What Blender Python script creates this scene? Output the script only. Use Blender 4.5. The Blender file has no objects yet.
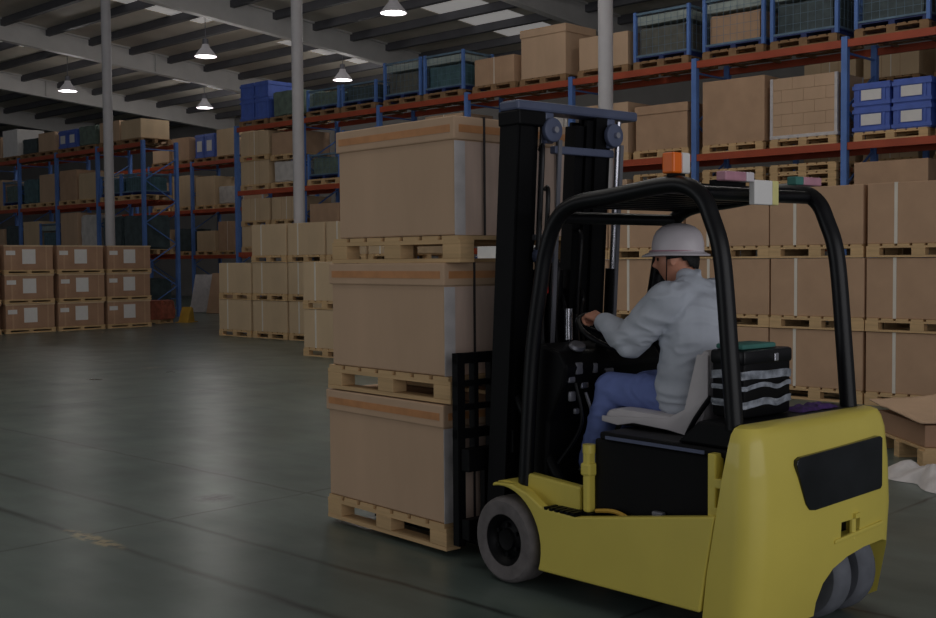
import bpy, bmesh, math, random
from mathutils import Vector, Matrix, noise, Euler
random.seed(7)
C = bpy.context.scene.collection
sc = bpy.context.scene
PI = math.pi

# ------------------------------------------------------------------ camera
cam_d = bpy.data.cameras.new('camera')
cam = bpy.data.objects.new('camera', cam_d); C.objects.link(cam)
cam_d.sensor_width = 36.0; cam_d.lens = 36.0 * 1150 / 936
cam_d.clip_start = 0.1; cam_d.clip_end = 300
_h = math.hypot(1209, 1150)
Dw = Vector((1209/_h, 1150/_h, 0)); Rw = Vector((1150/_h, -1209/_h, 0)); Uw = Vector((0, 0, 1))
_p = math.atan(48.5/1150); _r = math.radians(.45)
Fw = Dw*math.cos(_p) - Uw*math.sin(_p); Up = Dw*math.sin(_p) + Uw*math.cos(_p)
Rr = Rw*math.cos(_r) - Up*math.sin(_r); Vv = Rw*math.sin(_r) + Up*math.cos(_r)
M3 = Matrix((Rr, Vv, -Fw)).transposed()
cam.matrix_world = Matrix.Translation((0, 0, 1.6)) @ M3.to_4x4()
sc.camera = cam

# ------------------------------------------------------------------ world, exposure
sc.view_settings.view_transform = 'Standard'
sc.view_settings.look = 'None'
sc.view_settings.exposure = -2.42
sc.view_settings.gamma = 1.0
sc.view_settings.use_curve_mapping = False
w = bpy.data.worlds.new('world'); sc.world = w; w.use_nodes = True
bg = w.node_tree.nodes['Background']
bg.inputs[0].default_value = (0.92, 0.93, 1.0, 1); bg.inputs[1].default_value = 0.75

def area_light(name, loc, size, size_y, energy, rot, color=(1, 1, 1), spread=PI):
    l = bpy.data.lights.new(name, 'AREA'); l.shape = 'RECTANGLE'; l.size = size; l.size_y = size_y
    l.energy = energy; l.color = color; l.spread = spread
    o = bpy.data.objects.new(name, l); o.location = loc; o.rotation_euler = rot; C.objects.link(o)
    return o
# unseen fill lights, added to brighten the hall and the roof underside
area_light('rear_fill_light', (1, -5.5, 3.0), 12, 5, 1500, (math.radians(98), 0, math.radians(-12)), (0.97, 0.97, 1))
area_light('side_fill_light', (-12, 14, 3.2), 14, 5, 1300, (math.radians(100), 0, math.radians(-90)), (0.93, 0.97, 1))
area_light('overhead_fill_light', (6, 9, 9.6), 14, 5, 1100, (0, 0, 0), (1, 0.97, 0.92))  # added overhead fill, hung below the closed roof out of view

# ------------------------------------------------------------------ materials
def srgb(c):
    return tuple((v/12.92 if v <= .04045 else ((v+.055)/1.055)**2.4) for v in c)
def material(name, col, rough=.7, metal=0, var=.12, scale=6.0, bump=0.0, bscale=30, spec=.4, coat=0, emit=None, estr=0, trans=0, stretch=None):
    m = bpy.data.materials.new(name); m.use_nodes = True
    nt = m.node_tree; N = nt.nodes; L = nt.links; b = N['Principled BSDF']
    b.inputs['Roughness'].default_value = rough; b.inputs['Metallic'].default_value = metal
    b.inputs['Specular IOR Level'].default_value = spec; b.inputs['Coat Weight'].default_value = coat
    b.inputs['Transmission Weight'].default_value = trans
    tc = N.new('ShaderNodeTexCoord'); mp = N.new('ShaderNodeMapping'); L.new(tc.outputs['Object'], mp.inputs[0])
    if stretch: mp.inputs['Scale'].default_value = stretch
    n = N.new('ShaderNodeTexNoise'); n.inputs['Scale'].default_value = scale; n.inputs['Detail'].default_value = 5
    L.new(mp.outputs[0], n.inputs['Vector'])
    r = N.new('ShaderNodeValToRGB'); L.new(n.outputs['Fac'], r.inputs[0])
    c = srgb(col)
    r.color_ramp.elements[0].position = .3; r.color_ramp.elements[1].position = .7
    r.color_ramp.elements[0].color = (*[max(0, v*(1-var)) for v in c], 1)
    r.color_ramp.elements[1].color = (*[min(1, v*(1+var)) for v in c], 1)
    L.new(r.outputs[0], b.inputs['Base Color'])
    if bump:
        n2 = N.new('ShaderNodeTexNoise'); n2.inputs['Scale'].default_value = bscale; n2.inputs['Detail'].default_value = 3
        L.new(mp.outputs[0], n2.inputs['Vector'])
        bp = N.new('ShaderNodeBump'); bp.inputs['Strength'].default_value = bump; bp.inputs['Distance'].default_value = .01
        L.new(n2.outputs['Fac'], bp.inputs['Height']); L.new(bp.outputs[0], b.inputs['Normal'])
    if emit:
        b.inputs['Emission Color'].default_value = (*emit, 1); b.inputs['Emission Strength'].default_value = estr
    return m

MT = {
 'carton':   material('carton_board', (.78, .66, .55), .8, var=.07, scale=3, spec=.2, stretch=(1, 1, .3)),
 'carton2':  material('carton_board_tan', (.81, .71, .58), .8, var=.07, scale=3, spec=.2, stretch=(1, 1, .3)),
 'carton3':  material('carton_board_brown', (.73, .60, .49), .8, var=.08, scale=3, spec=.2),
 'carton_red': material('carton_board_red_brown', (.68, .54, .44), .75, var=.10, scale=3, spec=.2),
 'tape':     material('brown_tape', (.78, .55, .36), .45, var=.15, scale=8),
 'paper':    material('white_paper', (.88, .87, .86), .7, var=.04),
 'wrap':     material('plastic_wrap', (.80, .78, .78), .35, var=.10, scale=10, bump=.5, bscale=12),
 'pale_film': material('pale_top_sheet', (.62, .66, .64), .5, var=.15, scale=6),
 'side_film': material('film_over_carton', (.82, .72, .66), .4, var=.12, scale=4, stretch=(3, 1, .4)),
 'bundle':   material('reddish_bundle', (.66, .38, .30), .7, var=.35, scale=9),
 'film':     material('clear_film', (.52, .54, .58), .25, var=.5, scale=25, bump=.8, bscale=20),
 'strap_w':  material('white_strap', (.86, .83, .78), .5, var=.04),
 'strap_b':  material('dark_strap', (.22, .2, .2), .5),
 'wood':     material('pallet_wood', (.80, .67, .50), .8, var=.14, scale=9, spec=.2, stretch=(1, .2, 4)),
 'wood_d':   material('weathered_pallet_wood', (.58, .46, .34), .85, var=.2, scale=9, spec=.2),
 'orange':   material('rack_orange', (.66, .29, .18), .5, var=.12, scale=2),
 'blue':     material('rack_blue', (.36, .50, .76), .5, var=.12, scale=2),
 'blue_d':   material('dark_blue_steel', (.14, .2, .4), .5, var=.15),
 'crate':    material('blue_plastic', (.32, .42, .74), .5, var=.12, scale=5),
 'cage':     material('cage_steel_blue', (.40, .50, .58), .5, var=.2, metal=.2),
 'green_g':  material('green_grey_goods', (.40, .46, .42), .55, var=.3, scale=5, bump=.4),
 'teal_g':   material('teal_wrapped_goods', (.28, .40, .42), .4, var=.3, scale=6, bump=.4),
 'grey_g':   material('grey_goods', (.38, .38, .35), .6, var=.25, scale=5),
 'dark_g':   material('dark_goods', (.26, .31, .32), .5, var=.3, scale=5),
 'white_g':  material('white_wrapped_goods', (.80, .78, .76), .4, var=.15, scale=5, bump=.4),
 'black':    material('black_paint', (.04, .04, .05), .5, var=.2, scale=8, spec=.15),
 'black_t':  material('black_tube', (.05, .05, .065), .36, var=.15, scale=8, spec=.3),
 'bluegrey': material('blue_grey_paint', (.34, .37, .47), .45, var=.12),
 'rubber':   material('grey_rubber', (.42, .40, .40), .85, var=.18, scale=14, bump=.3),
 'rubber_b': material('tyre_rubber', (.40, .41, .44), .8, var=.15, scale=14),
 'yellow':   material('forklift_yellow', (.85, .78, .36), .42, var=.05, scale=2.5, coat=.25),
 'yellow_d': material('hazard_yellow', (.78, .62, .25), .6, var=.1),
 'chrome':   material('chrome_steel', (.75, .75, .78), .25, metal=.9, var=.05),
 'steel':    material('dull_steel', (.5, .5, .53), .45, metal=.6, var=.1),
 'red':      material('red_plastic', (.7, .12, .1), .5),
 'lens_o':   material('orange_lens', (.95, .45, .12), .3, var=.05),
 'skin':     material('skin', (.80, .56, .46), .5, var=.06, scale=12),
 'hair':     material('black_hair', (.06, .05, .05), .6, var=.3, scale=60, bump=.6, bscale=120),
 'jacket':   material('grey_blue_jacket', (.74, .76, .80), .9, var=.05, scale=9, spec=.1, bump=.35, bscale=9),
 'jeans':    material('blue_trousers', (.44, .50, .72), .9, var=.10, scale=9, spec=.1, bump=.3, bscale=12),
 'hat':      material('white_helmet', (.82, .79, .81), .35, var=.02),
 'seatc':    material('white_seat_cover', (.78, .76, .77), .6, var=.05, scale=8, bump=.5, bscale=7),
 'window':   material('smoked_panel', (.12, .125, .14), .22, var=.4, scale=5, coat=.2),
 'purple':   material('purple_cloth', (.25, .15, .36), .9, var=.5, scale=30, bump=.8, bscale=40),
 'pink':     material('faded_pink_lens', (.72, .52, .58), .4, var=.15, scale=14),
 'pale_yel': material('pale_yellow_paper', (.85, .82, .55), .6),
 'greencloth': material('green_cloth', (.25, .45, .42), .8, var=.15),
 'shirt':    material('tan_cloth', (.72, .5, .32), .85),
 'concrete_col': material('pillar_paint', (.74, .73, .74), .6, var=.05, scale=3),
 'rafter':   material('rafter_paint', (.84, .83, .82), .6, var=.06, scale=2),
 'purlin':   material('purlin_steel', (.36, .36, .38), .6, var=.1, scale=2),
 'roof':     material('roof_sheet', (.84, .81, .76), .7, var=.08, scale=1.2),
 'wall':     material('wall_sheet', (.55, .54, .53), .7, var=.08, scale=1),
 'skylight': material('daylit_roof_panel', (.9, .88, .86), .5, emit=(1, .97, .95), estr=.9),
 'bulb':     material('lamp_bulb', (1, 1, 1), .3, emit=(1, .97, 1), estr=.7),
 'lampshade': material('lamp_reflector', (.72, .70, .72), .3, emit=(1, .97, 1), estr=.3),
}
def floor_material():
    m = bpy.data.materials.new('polished_concrete'); m.use_nodes = True
    nt = m.node_tree; N = nt.nodes; L = nt.links; b = N['Principled BSDF']
    tc = N.new('ShaderNodeTexCoord'); sep = N.new('ShaderNodeSeparateXYZ'); L.new(tc.outputs['Object'], sep.inputs[0])
    def noisef(scale, det=6, stretch=None):
        n = N.new('ShaderNodeTexNoise'); n.inputs['Scale'].default_value = scale; n.inputs['Detail'].default_value = det
        if stretch:
            mp = N.new('ShaderNodeMapping'); mp.inputs['Scale'].default_value = stretch
            L.new(tc.outputs['Object'], mp.inputs[0]); L.new(mp.outputs[0], n.inputs['Vector'])
        else: L.new(tc.outputs['Object'], n.inputs['Vector'])
        return n.outputs['Fac']
    def mth(op, a, bb=None, cl=False):
        n = N.new('ShaderNodeMath'); n.operation = op; n.use_clamp = cl
        for i, v in enumerate((a, bb)):
            if v is None: continue
            if isinstance(v, (int, float)): n.inputs[i].default_value = v
            else: L.new(v, n.inputs[i])
        return n.outputs[0]
    r = N.new('ShaderNodeValToRGB'); L.new(noisef(.7, 8), r.inputs[0])
    r.color_ramp.elements[0].position = .3; r.color_ramp.elements[1].position = .72
    r.color_ramp.elements[0].color = (*srgb((.30, .35, .335)), 1); r.color_ramp.elements[1].color = (*srgb((.41, .455, .435)), 1)
    # fine scuffs
    r2 = N.new('ShaderNodeValToRGB'); L.new(noisef(5, 8, (1, .25, 1)), r2.inputs[0])
    r2.color_ramp.elements[0].position = .35; r2.color_ramp.elements[1].position = .65
    r2.color_ramp.elements[0].color = (.82, .82, .82, 1); r2.color_ramp.elements[1].color = (1.08, 1.08, 1.08, 1)
    mx = N.new('ShaderNodeMix'); mx.data_type = 'RGBA'; mx.blend_type = 'MULTIPLY'; mx.inputs[0].default_value = 1
    L.new(r.outputs[0], mx.inputs[6]); L.new(r2.outputs[0], mx.inputs[7])
    # joints
    wob = mth('MULTIPLY', mth('SUBTRACT', noisef(3, 3), .5), .05)
    xx = mth('ADD', sep.outputs[0], wob); yy = mth('ADD', sep.outputs[1], wob)
    lines = None
    for src, v, wd in ((xx, 3.85, .034), (xx, 3.29, .042), (xx, 4.95, .026), (yy, 6.27, .022), (yy, 12.3, .03), (xx, 9.4, .03), (xx, 1.2, .02), (yy, 3.0, .02)):
        d = mth('ABSOLUTE', mth('SUBTRACT', src, v)); l = mth('SUBTRACT', 1.0, mth('DIVIDE', d, wd), True)
        lines = l if lines is None else mth('MAXIMUM', lines, l)
    jn = mth('MULTIPLY', lines, mth('ADD', mth('MULTIPLY', noisef(2.2, 4), 1.3), .18), True)
    mx2 = N.new('ShaderNodeMix'); mx2.data_type = 'RGBA'; L.new(jn, mx2.inputs[0])
    L.new(mx.outputs[2], mx2.inputs[6]); mx2.inputs[7].default_value = (.02, .021, .02, 1)
    # worn yellow paint patch and oil spot
    def spot(cx, cy, rx, ry, thr, base, col, mxamt):
        dx = mth('DIVIDE', mth('SUBTRACT', sep.outputs[0], cx), rx); dy = mth('DIVIDE', mth('SUBTRACT', sep.outputs[1], cy), ry)
        d = mth('ADD', mth('MULTIPLY', dx, dx), mth('MULTIPLY', dy, dy))
        f = mth('SUBTRACT', 1.0, d, True); f = mth('MULTIPLY', f, mth('MULTIPLY', mth('SUBTRACT', noisef(14, 4), thr), 6, True))
        f = mth('MULTIPLY', f, mxamt, True)
        k = N.new('ShaderNodeMix'); k.data_type = 'RGBA'; L.new(f, k.inputs[0]); L.new(base, k.inputs[6]); k.inputs[7].default_value = (*srgb(col), 1)
        return k.outputs[2]
    o = spot(3.29, 6.15, .07, .38, .42, mx2.outputs[2], (.62, .56, .42), 1.6)
    o = spot(4.42, 6.6, .16, .16, .35, o, (.16, .17, .17), 1.0)
    o = spot(9.4, 15.6, .25, .12, .35, o, (.6, .57, .5), 1.0)
    L.new(o, b.inputs['Base Color'])
    rr = N.new('ShaderNodeMapRange'); L.new(noisef(1.6, 6), rr.inputs[0]); rr.inputs[3].default_value = .22; rr.inputs[4].default_value = .42
    L.new(rr.outputs[0], b.inputs['Roughness']); b.inputs['Specular IOR Level'].default_value = .33
    bp = N.new('ShaderNodeBump'); bp.inputs['Strength'].default_value = .12; bp.inputs['Distance'].default_value = .01
    L.new(noisef(2.5, 4), bp.inputs['Height']); L.new(bp.outputs[0], b.inputs['Normal'])
    return m
MT['floor'] = floor_material()

# ------------------------------------------------------------------ mesh helpers
class MB:
    def __init__(s): s.bm = bmesh.new()
    def box(s, x0, x1, y0, y1, z0, z1, M=None, bev=0):
        b2 = bmesh.new()
        bmesh.ops.create_cube(b2, size=1)
        for v in b2.verts: v.co = Vector(((x0+x1)/2 + v.co.x*(x1-x0), (y0+y1)/2 + v.co.y*(y1-y0), (z0+z1)/2 + v.co.z*(z1-z0)))
        if bev: bmesh.ops.bevel(b2, geom=b2.edges[:], offset=bev, segments=2, affect='EDGES', profile=.5)
        if M: bmesh.ops.transform(b2, matrix=M, verts=b2.verts[:])
        s.merge(b2); return s
    def merge(s, b2):
        me = bpy.data.meshes.new('t'); b2.to_mesh(me); b2.free(); s.bm.from_mesh(me); bpy.data.meshes.remove(me)
    def tube(s, pts, r, n=10, closed=False, rs=None):
        pts = [Vector(p) for p in pts]; k = len(pts); rings = []
        up = None
        for i, p in enumerate(pts):
            a = pts[i-1] if (i or closed) else p; b = pts[(i+1) % k] if (i < k-1 or closed) else p
            t = (b-a).normalized()
            if up is None: up = t.orthogonal().normalized()
            up = (up - t*up.dot(t)).normalized(); sd = t.cross(up)
            rad = rs[i] if rs else r
            rings.append([s.bm.verts.new(p + up*(rad*math.cos(2*PI*j/n)) + sd*(rad*math.sin(2*PI*j/n))) for j in range(n)])
        for i in range(k if closed else k-1):
            A = rings[i]; B = rings[(i+1) % k]
            for j in range(n): s.bm.faces.new((A[j], A[(j+1) % n], B[(j+1) % n], B[j]))
        if not closed:
            s.bm.faces.new(rings[0][::-1]); s.bm.faces.new(rings[-1])
        return s
    def bar(s, a, b, w, h, bev=0):      # rectangular bar from a to b
        a = Vector(a); b = Vector(b); d = b-a; L = d.length; t = d.normalized()
        ref = Vector((0, 0, 1)) if abs(t.z) < .95 else Vector((1, 0, 0))
        sd = t.cross(ref).normalized(); u = sd.cross(t)
        M = Matrix((sd, t, u)).transposed().to_4x4(); M.translation = (a+b)/2
        return s.box(-w/2, w/2, -L/2, L/2, -h/2, h/2, M, bev)
    def cyl(s, c, axis, r, h, n=24, bev=0):
        b2 = bmesh.new(); bmesh.ops.create_cone(b2, cap_ends=True, segments=n, radius1=r, radius2=r, depth=h)
        if bev:
            es = [e for e in b2.edges if abs(e.verts[0].co.z-e.verts[1].co.z) < 1e-6]
            bmesh.ops.bevel(b2, geom=es, offset=bev, segments=3, affect='EDGES', profile=.5)
        q = Vector((0, 0, 1)).rotation_difference(Vector(axis)).to_matrix().to_4x4(); q.translation = Vector(c)
        bmesh.ops.transform(b2, matrix=q, verts=b2.verts[:]); s.merge(b2); return s
    def lathe(s, prof, M=None, n=32):    # prof: (r, z)
        b2 = bmesh.new(); rings = []
        for r, z in prof:
            if r < 1e-5: rings.append([b2.verts.new((0, 0, z))])
            else: rings.append([b2.verts.new((r*math.cos(2*PI*j/n), r*math.sin(2*PI*j/n), z)) for j in range(n)])
        for A, B in zip(rings, rings[1:]):
            for j in range(n):
                a0, a1 = A[j % len(A)], A[(j+1) % len(A)]; b0, b1 = B[j % len(B)], B[(j+1) % len(B)]
                f = [a0, a1, b1, b0]; f = [v for i, v in enumerate(f) if v not in f[:i]]
                if len(f) > 2: b2.faces.new(f)
        bmesh.ops.recalc_face_normals(b2, faces=b2.faces[:])
        if M: bmesh.ops.transform(b2, matrix=M, verts=b2.verts[:])
        s.merge(b2); return s
    def prism(s, poly, x0, x1, bev=0):   # poly in (y,z), extruded along x
        b2 = bmesh.new()
        A = [b2.verts.new((x0, y, z)) for y, z in poly]; B = [b2.verts.new((x1, y, z)) for y, z in poly]
        b2.faces.new(A); b2.faces.new(B[::-1]); k = len(A)
        for i in range(k): b2.faces.new((A[i], B[i], B[(i+1) % k], A[(i+1) % k]))
        bmesh.ops.recalc_face_normals(b2, faces=b2.faces[:])
        if bev: bmesh.ops.bevel(b2, geom=b2.edges[:], offset=bev, segments=2, affect='EDGES', profile=.5)
        s.merge(b2); return s
    def loft(s, rings, cap=True):
        R = [[s.bm.verts.new(p) for p in r] for r in rings]; n = len(R[0])
        for A, B in zip(R, R[1:]):
            for j in range(n): s.bm.faces.new((A[j], A[(j+1) % n], B[(j+1) % n], B[j]))
        if cap: s.bm.faces.new(R[0][::-1]); s.bm.faces.new(R[-1])
        bmesh.ops.recalc_face_normals(s.bm, faces=s.bm.faces[:]); return s
    def grid(s, f, nu, nv):
        V = [[s.bm.verts.new(f(i/nu, j/nv)) for j in range(nv+1)] for i in range(nu+1)]
        for i in range(nu):
            for j in range(nv): s.bm.faces.new((V[i][j], V[i+1][j], V[i+1][j+1], V[i][j+1]))
        return s
    def build(s, name, m, parent=None, smooth=False):
        me = bpy.data.meshes.new(name); bmesh.ops.recalc_face_normals(s.bm, faces=s.bm.faces[:])
        s.bm.to_mesh(me); s.bm.free()
        me.materials.append(MT[m] if isinstance(m, str) else m)
        if smooth:
            for p in me.polygons: p.use_smooth = True
            try: me.set_sharp_from_angle(angle=math.radians(38))
            except Exception: pass
        o = bpy.data.objects.new(name, me); C.objects.link(o)
        if parent: o.parent = parent
        return o
SHORT = [("on the rear rack's", 'on the rear'), ('the the ', 'the '), ('from the right', 'from right'), ('pale wooden pallet under', 'pale pallet under'), ('in front of the left pillar', 'before the left pillar'),
         ('wooden pallet carrying the', 'wooden pallet under the'), (' just ', ' '), ('blue steel wire cage holding', 'blue wire cage of'), (', right one', ', right'), (', left one', ', left'),
         ('seen through the gap', 'in the gap'), ('from the open gap', 'from the gap'), (' with white card', ''), ('wooden pallet under the', 'pallet under the'), ('wooden pallet from the bottom in', 'pallet up in'),
         ('on the top shelf', 'on top shelf'), ('on the middle shelf', 'on middle shelf'), ('on the low shelf', 'on low shelf'), ('the top carton of the forklift load', 'the forklift load\'s top carton'), ('left of the tall right upright', 'left of tall right upright'), ('right of the tall right upright', 'right of tall right upright')]
def shorten(l):
    l = l.replace('the the ', 'the ')
    for a, b in SHORT:
        if len(l.split()) <= 16: break
        l = l.replace(a, b)
    return l
def tag(o, label=None, cat=None, group=None, kind=None):
    if label: o['label'] = shorten(label)
    if cat: o['category'] = cat
    if group: o['group'] = group
    if kind: o['kind'] = kind
    return o
def empty(name, loc=(0, 0, 0), rz=0, label=None, cat=None, group=None):
    o = bpy.data.objects.new(name, None); o.empty_display_size = .1; o.location = loc; o.rotation_euler = (0, 0, rz); C.objects.link(o)
    return tag(o, label, cat, group)
def copy_tree(o, parent=None):
    c = o.copy(); C.objects.link(c); c.parent = parent
    for ch in list(o.children): copy_tree(ch, c)
    return c
def smooth_path(pts, n=6):
    P = [Vector(p) for p in pts]; out = []
    for i in range(len(P)-1):
        p0 = P[max(i-1, 0)]; p1 = P[i]; p2 = P[i+1]; p3 = P[min(i+2, len(P)-1)]
        for k in range(n):
            t = k/n
            out.append(.5*((2*p1)+(p2-p0)*t+(2*p0-5*p1+4*p2-p3)*t*t+(3*p1-p0-3*p2+p3)*t**3))
    out.append(P[-1]); return out
def apply_mods(o):
    dg = bpy.context.evaluated_depsgraph_get(); dg.update()
    me = bpy.data.meshes.new_from_object(o.evaluated_get(dg)); old = o.data
    o.modifiers.clear(); o.data = me
    bpy.data.meshes.remove(old)
def cut(o, cutter):
    m = o.modifiers.new('cut', 'BOOLEAN'); m.operation = 'DIFFERENCE'; m.solver = 'EXACT'; m.object = cutter
    apply_mods(o); me = cutter.data; bpy.data.objects.remove(cutter); bpy.data.meshes.remove(me)

# prototype store: first use moves the prototype itself, then copies
PROTO = {}
def place(key, maker, loc, rz, label, cat, group=None):
    if key not in PROTO:
        o = maker(); PROTO[key] = o
    else: o = copy_tree(PROTO[key])
    o.location = loc; o.rotation_euler = (0, 0, rz)
    for k in ('label', 'category', 'group'):
        if k in o: del o[k]
    return tag(o, label, cat, group)

# ================================================================== SETTING
MB().box(-14, 31.2, -6, 92, -.2, 0).build('floor', 'floor')['kind'] = 'structure'
def zr(x): return 8.7 + .08*(25-x)
roofM = Matrix(((1, 0, 0, 0), (0, 1, 0, 0), (-.08, 0, 1, 0), (0, 0, 0, 1)))
def roof_strip(mb, x0, x1, y0, y1, z0, z1): mb.box(x0, x1, y0, y1, z0, z1, Matrix.Translation((0, 0, 10.7)) @ roofM)
# roof sheet with openings for the translucent panels
SKY = [(23.2, 27.2, 21.9, 23.9), (23.4, 27.0, 28.9, 30.9), (24.6, 27.8, 37.4, 39.4), (16.6, 20.6, 28.9, 31.0), (14.8, 18.8, 37.2, 39.3), (16.0, 20.6, 12.8, 14.8), (24.2, 28.0, 13.8, 15.8)]
ys = sorted({-6., 92.} | {v for s_ in SKY for v in s_[2:]})
mb = MB()
for y0, y1 in zip(ys, ys[1:]):
    cuts = sorted((s_[0], s_[1]) for s_ in SKY if s_[2] <= y0+1e-6 and s_[3] >= y1-1e-6)
    x = -14
    for a, b in cuts:
        roof_strip(mb, x, a, y0, y1, 0, .12); x = b
    roof_strip(mb, x, 31.2, y0, y1, 0, .12)
mb.build('ceiling', 'roof')['kind'] = 'structure'
for i, s_ in enumerate(SKY):
    mb = MB(); roof_strip(mb, s_[0], s_[1], s_[2], s_[3], .02, .06); mb.build('window_%d' % (i+1), 'skylight')['kind'] = 'structure'
MB().box(31, 31.2, -6, 92, 0, 8.4).build('wall_right', 'wall')['kind'] = 'structure'
MB().box(-14, 31, 92, 92.2, 0, 11.9).build('wall_back', 'wall')['kind'] = 'structure'
nt_ = 0
for k in range(10):                      # rafters across the hall, tapered to the eave
    y = 3.4 + 8.15*k; nt_ += 1
    mb = MB(); roof_strip(mb, -14, 31, y-.13, y+.13, -.70, -.65); roof_strip(mb, -14, 31, y-.02, y+.02, -.65, -.02); roof_strip(mb, -14, 31, y-.13, y+.13, -.05, 0)
    for xg in (8, 15.6, 22): roof_strip(mb, xg-.04, xg+.04, y-.12, y+.12, -.65, -.02)
    mb.build('trim_%d' % nt_, 'rafter')['kind'] = 'structure'
for k in range(27):                      # purlins along the hall
    x = -9 + 1.5*k; nt_ += 1
    mb = MB(); roof_strip(mb, x-.035, x+.035, -6, 92, -.22, -.01); roof_strip(mb, x-.035, x+.10, -6, 92, -.24, -.22)
    mb.build('trim_%d' % nt_, 'purlin')['kind'] = 'structure'

# pillars
def make_pillar():
    r = empty('pillar'); H = zr(15.6) - .7
    mb = MB(); mb.cyl((0, 0, H/2+.01), (0, 0, 1), .125, H-.02, 24); mb.build('shaft', 'concrete_col', r, True)
    MB().box(-.22, .22, -.22, .22, 0, .03).build('base_plate', 'concrete_col', r)
    mb = MB(); mb.box(-.2, .2, -.2, .2, H-.03, H); mb.build('top_plate', 'concrete_col', r)
    return r
for y, lab in ((11.63, 'round grey steel pillar rising right behind the forklift mast'), (19.86, 'round grey steel pillar standing behind the tan cartons left of the forklift load'), (27.9, 'round grey steel pillar behind the nine labelled cartons on the left')):
    place('pillar', make_pillar, (15.6, y, 0), 0, lab, 'pillar', 'steel pillars of the hall')

# high-bay lamps
def make_lamp():
    r = empty('ceiling_lamp')
    M = None
    MB().lathe([(.05, .28), (.10, .26), (.12, .18), (.20, .08), (.31, -.06), (.33, -.10), (.31, -.10), (.19, .06), (.10, .16), (.0, .17)]).build('lamp_shade', 'lampshade', r, True)
    MB().lathe([(0, .14), (.06, .12), (.10, .02), (.09, -.06), (0, -.1)], n=16).build('bulb', 'bulb', r, True)
    MB().cyl((0, 0, .34), (0, 0, 1), .09, .16, 16).build('ballast', 'steel', r, True)
    MB().tube([(0, 0, .42), (0, 0, 1.6)], .012, 6).build('cord', 'steel', r)
    l = bpy.data.lights.new('lamp_light', 'POINT'); l.energy = 420; l.color = (1, .96, .93); l.shadow_soft_size = .3
    lo = bpy.data.objects.new('lamp_light', l); lo.location = (0, 0, -.25); C.objects.link(lo); lo.parent = r
    return r
lamps = [(19.5, 21.0, 'glowing bell-shaped roof lamp hanging nearest, above the top rack shelf left of centre'),
         (25.4, 29.9, 'small bell-shaped roof lamp just above the top shelf goods right of the left pillar'),
         (19.6, 29.3, 'hazy bell-shaped roof lamp above and left of the blue crates on the top shelf'),
         (26.0, 39.0, 'faint bell-shaped roof lamp low beside the blue crates on the top shelf'),
         (20.0, 38.5, 'faint bell-shaped roof lamp hanging near the far left pillar')]
for x, y, lab in lamps:
    o = place('lamp', make_lamp, (x, y, 7.8), 0, lab, 'lamp', 'bell-shaped roof lamps')
# lamps of the same grid over the aisle behind and beside the photographer (out of frame): light only
for x, y in ((8, 6), (8, 14), (8, 22), (2, 14), (14, 6), (14, 13)):
    l = bpy.data.lights.new('aisle_lamp_light', 'POINT'); l.energy = 400; l.color = (1, .96, .93); l.shadow_soft_size = .35
    lo = bpy.data.objects.new('aisle_lamp_light', l); lo.location = (x, y, 8.6); C.objects.link(lo)

# ================================================================== generic goods
ORD = ['first', 'second', 'third', 'fourth', 'fifth', 'sixth', 'seventh', 'eighth', 'ninth', 'tenth']
# goods are modelled with their front on local -X, origin at centre of the base
def pallet_mesh_parts(L, W, r, mat='wood', detail=True):
    """W along x (depth), L along y (shelf front), height .144"""
    deck = MB()
    n = 7
    for i in range(n):
        y = -L/2 + (i+.5)*L/n
        deck.box(-W/2, W/2, y-L/n*.40, y+L/n*.40, .122, .144)
    for x in (-W/2+.05, 0, W/2-.05): deck.box(x-.05, x+.05, -L/2, L/2, .100, .122)
    if detail:
        deck.build('deck', mat, r)
        for y in (-L/2+.0725, 0, L/2-.0725):
            for x in (-W/2+.05, 0, W/2-.05): MB().box(x-.05, x+.05, y-.0725, y+.0725, .022, .100, bev=.004).build('block', mat, r)
        for x in (-W/2+.05, 0, W/2-.05): MB().box(x-.05, x+.05, -L/2, L/2, 0, .022).build('skid', mat, r)
    else:
        for x in (-W/2+.05, 0, W/2-.05):
            for y in (-L/2+.0725, 0, L/2-.0725): deck.box(x-.05, x+.05, y-.0725, y+.0725, .022, .100)
            deck.box(x-.05, x+.05, -L/2, L/2, 0, .022)
        return deck
def far_pallet(L, W, mat='wood'):
    def f(): return pallet_mesh_parts(L, W, None, mat, False).build('pallet', mat)
    return f
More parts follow.
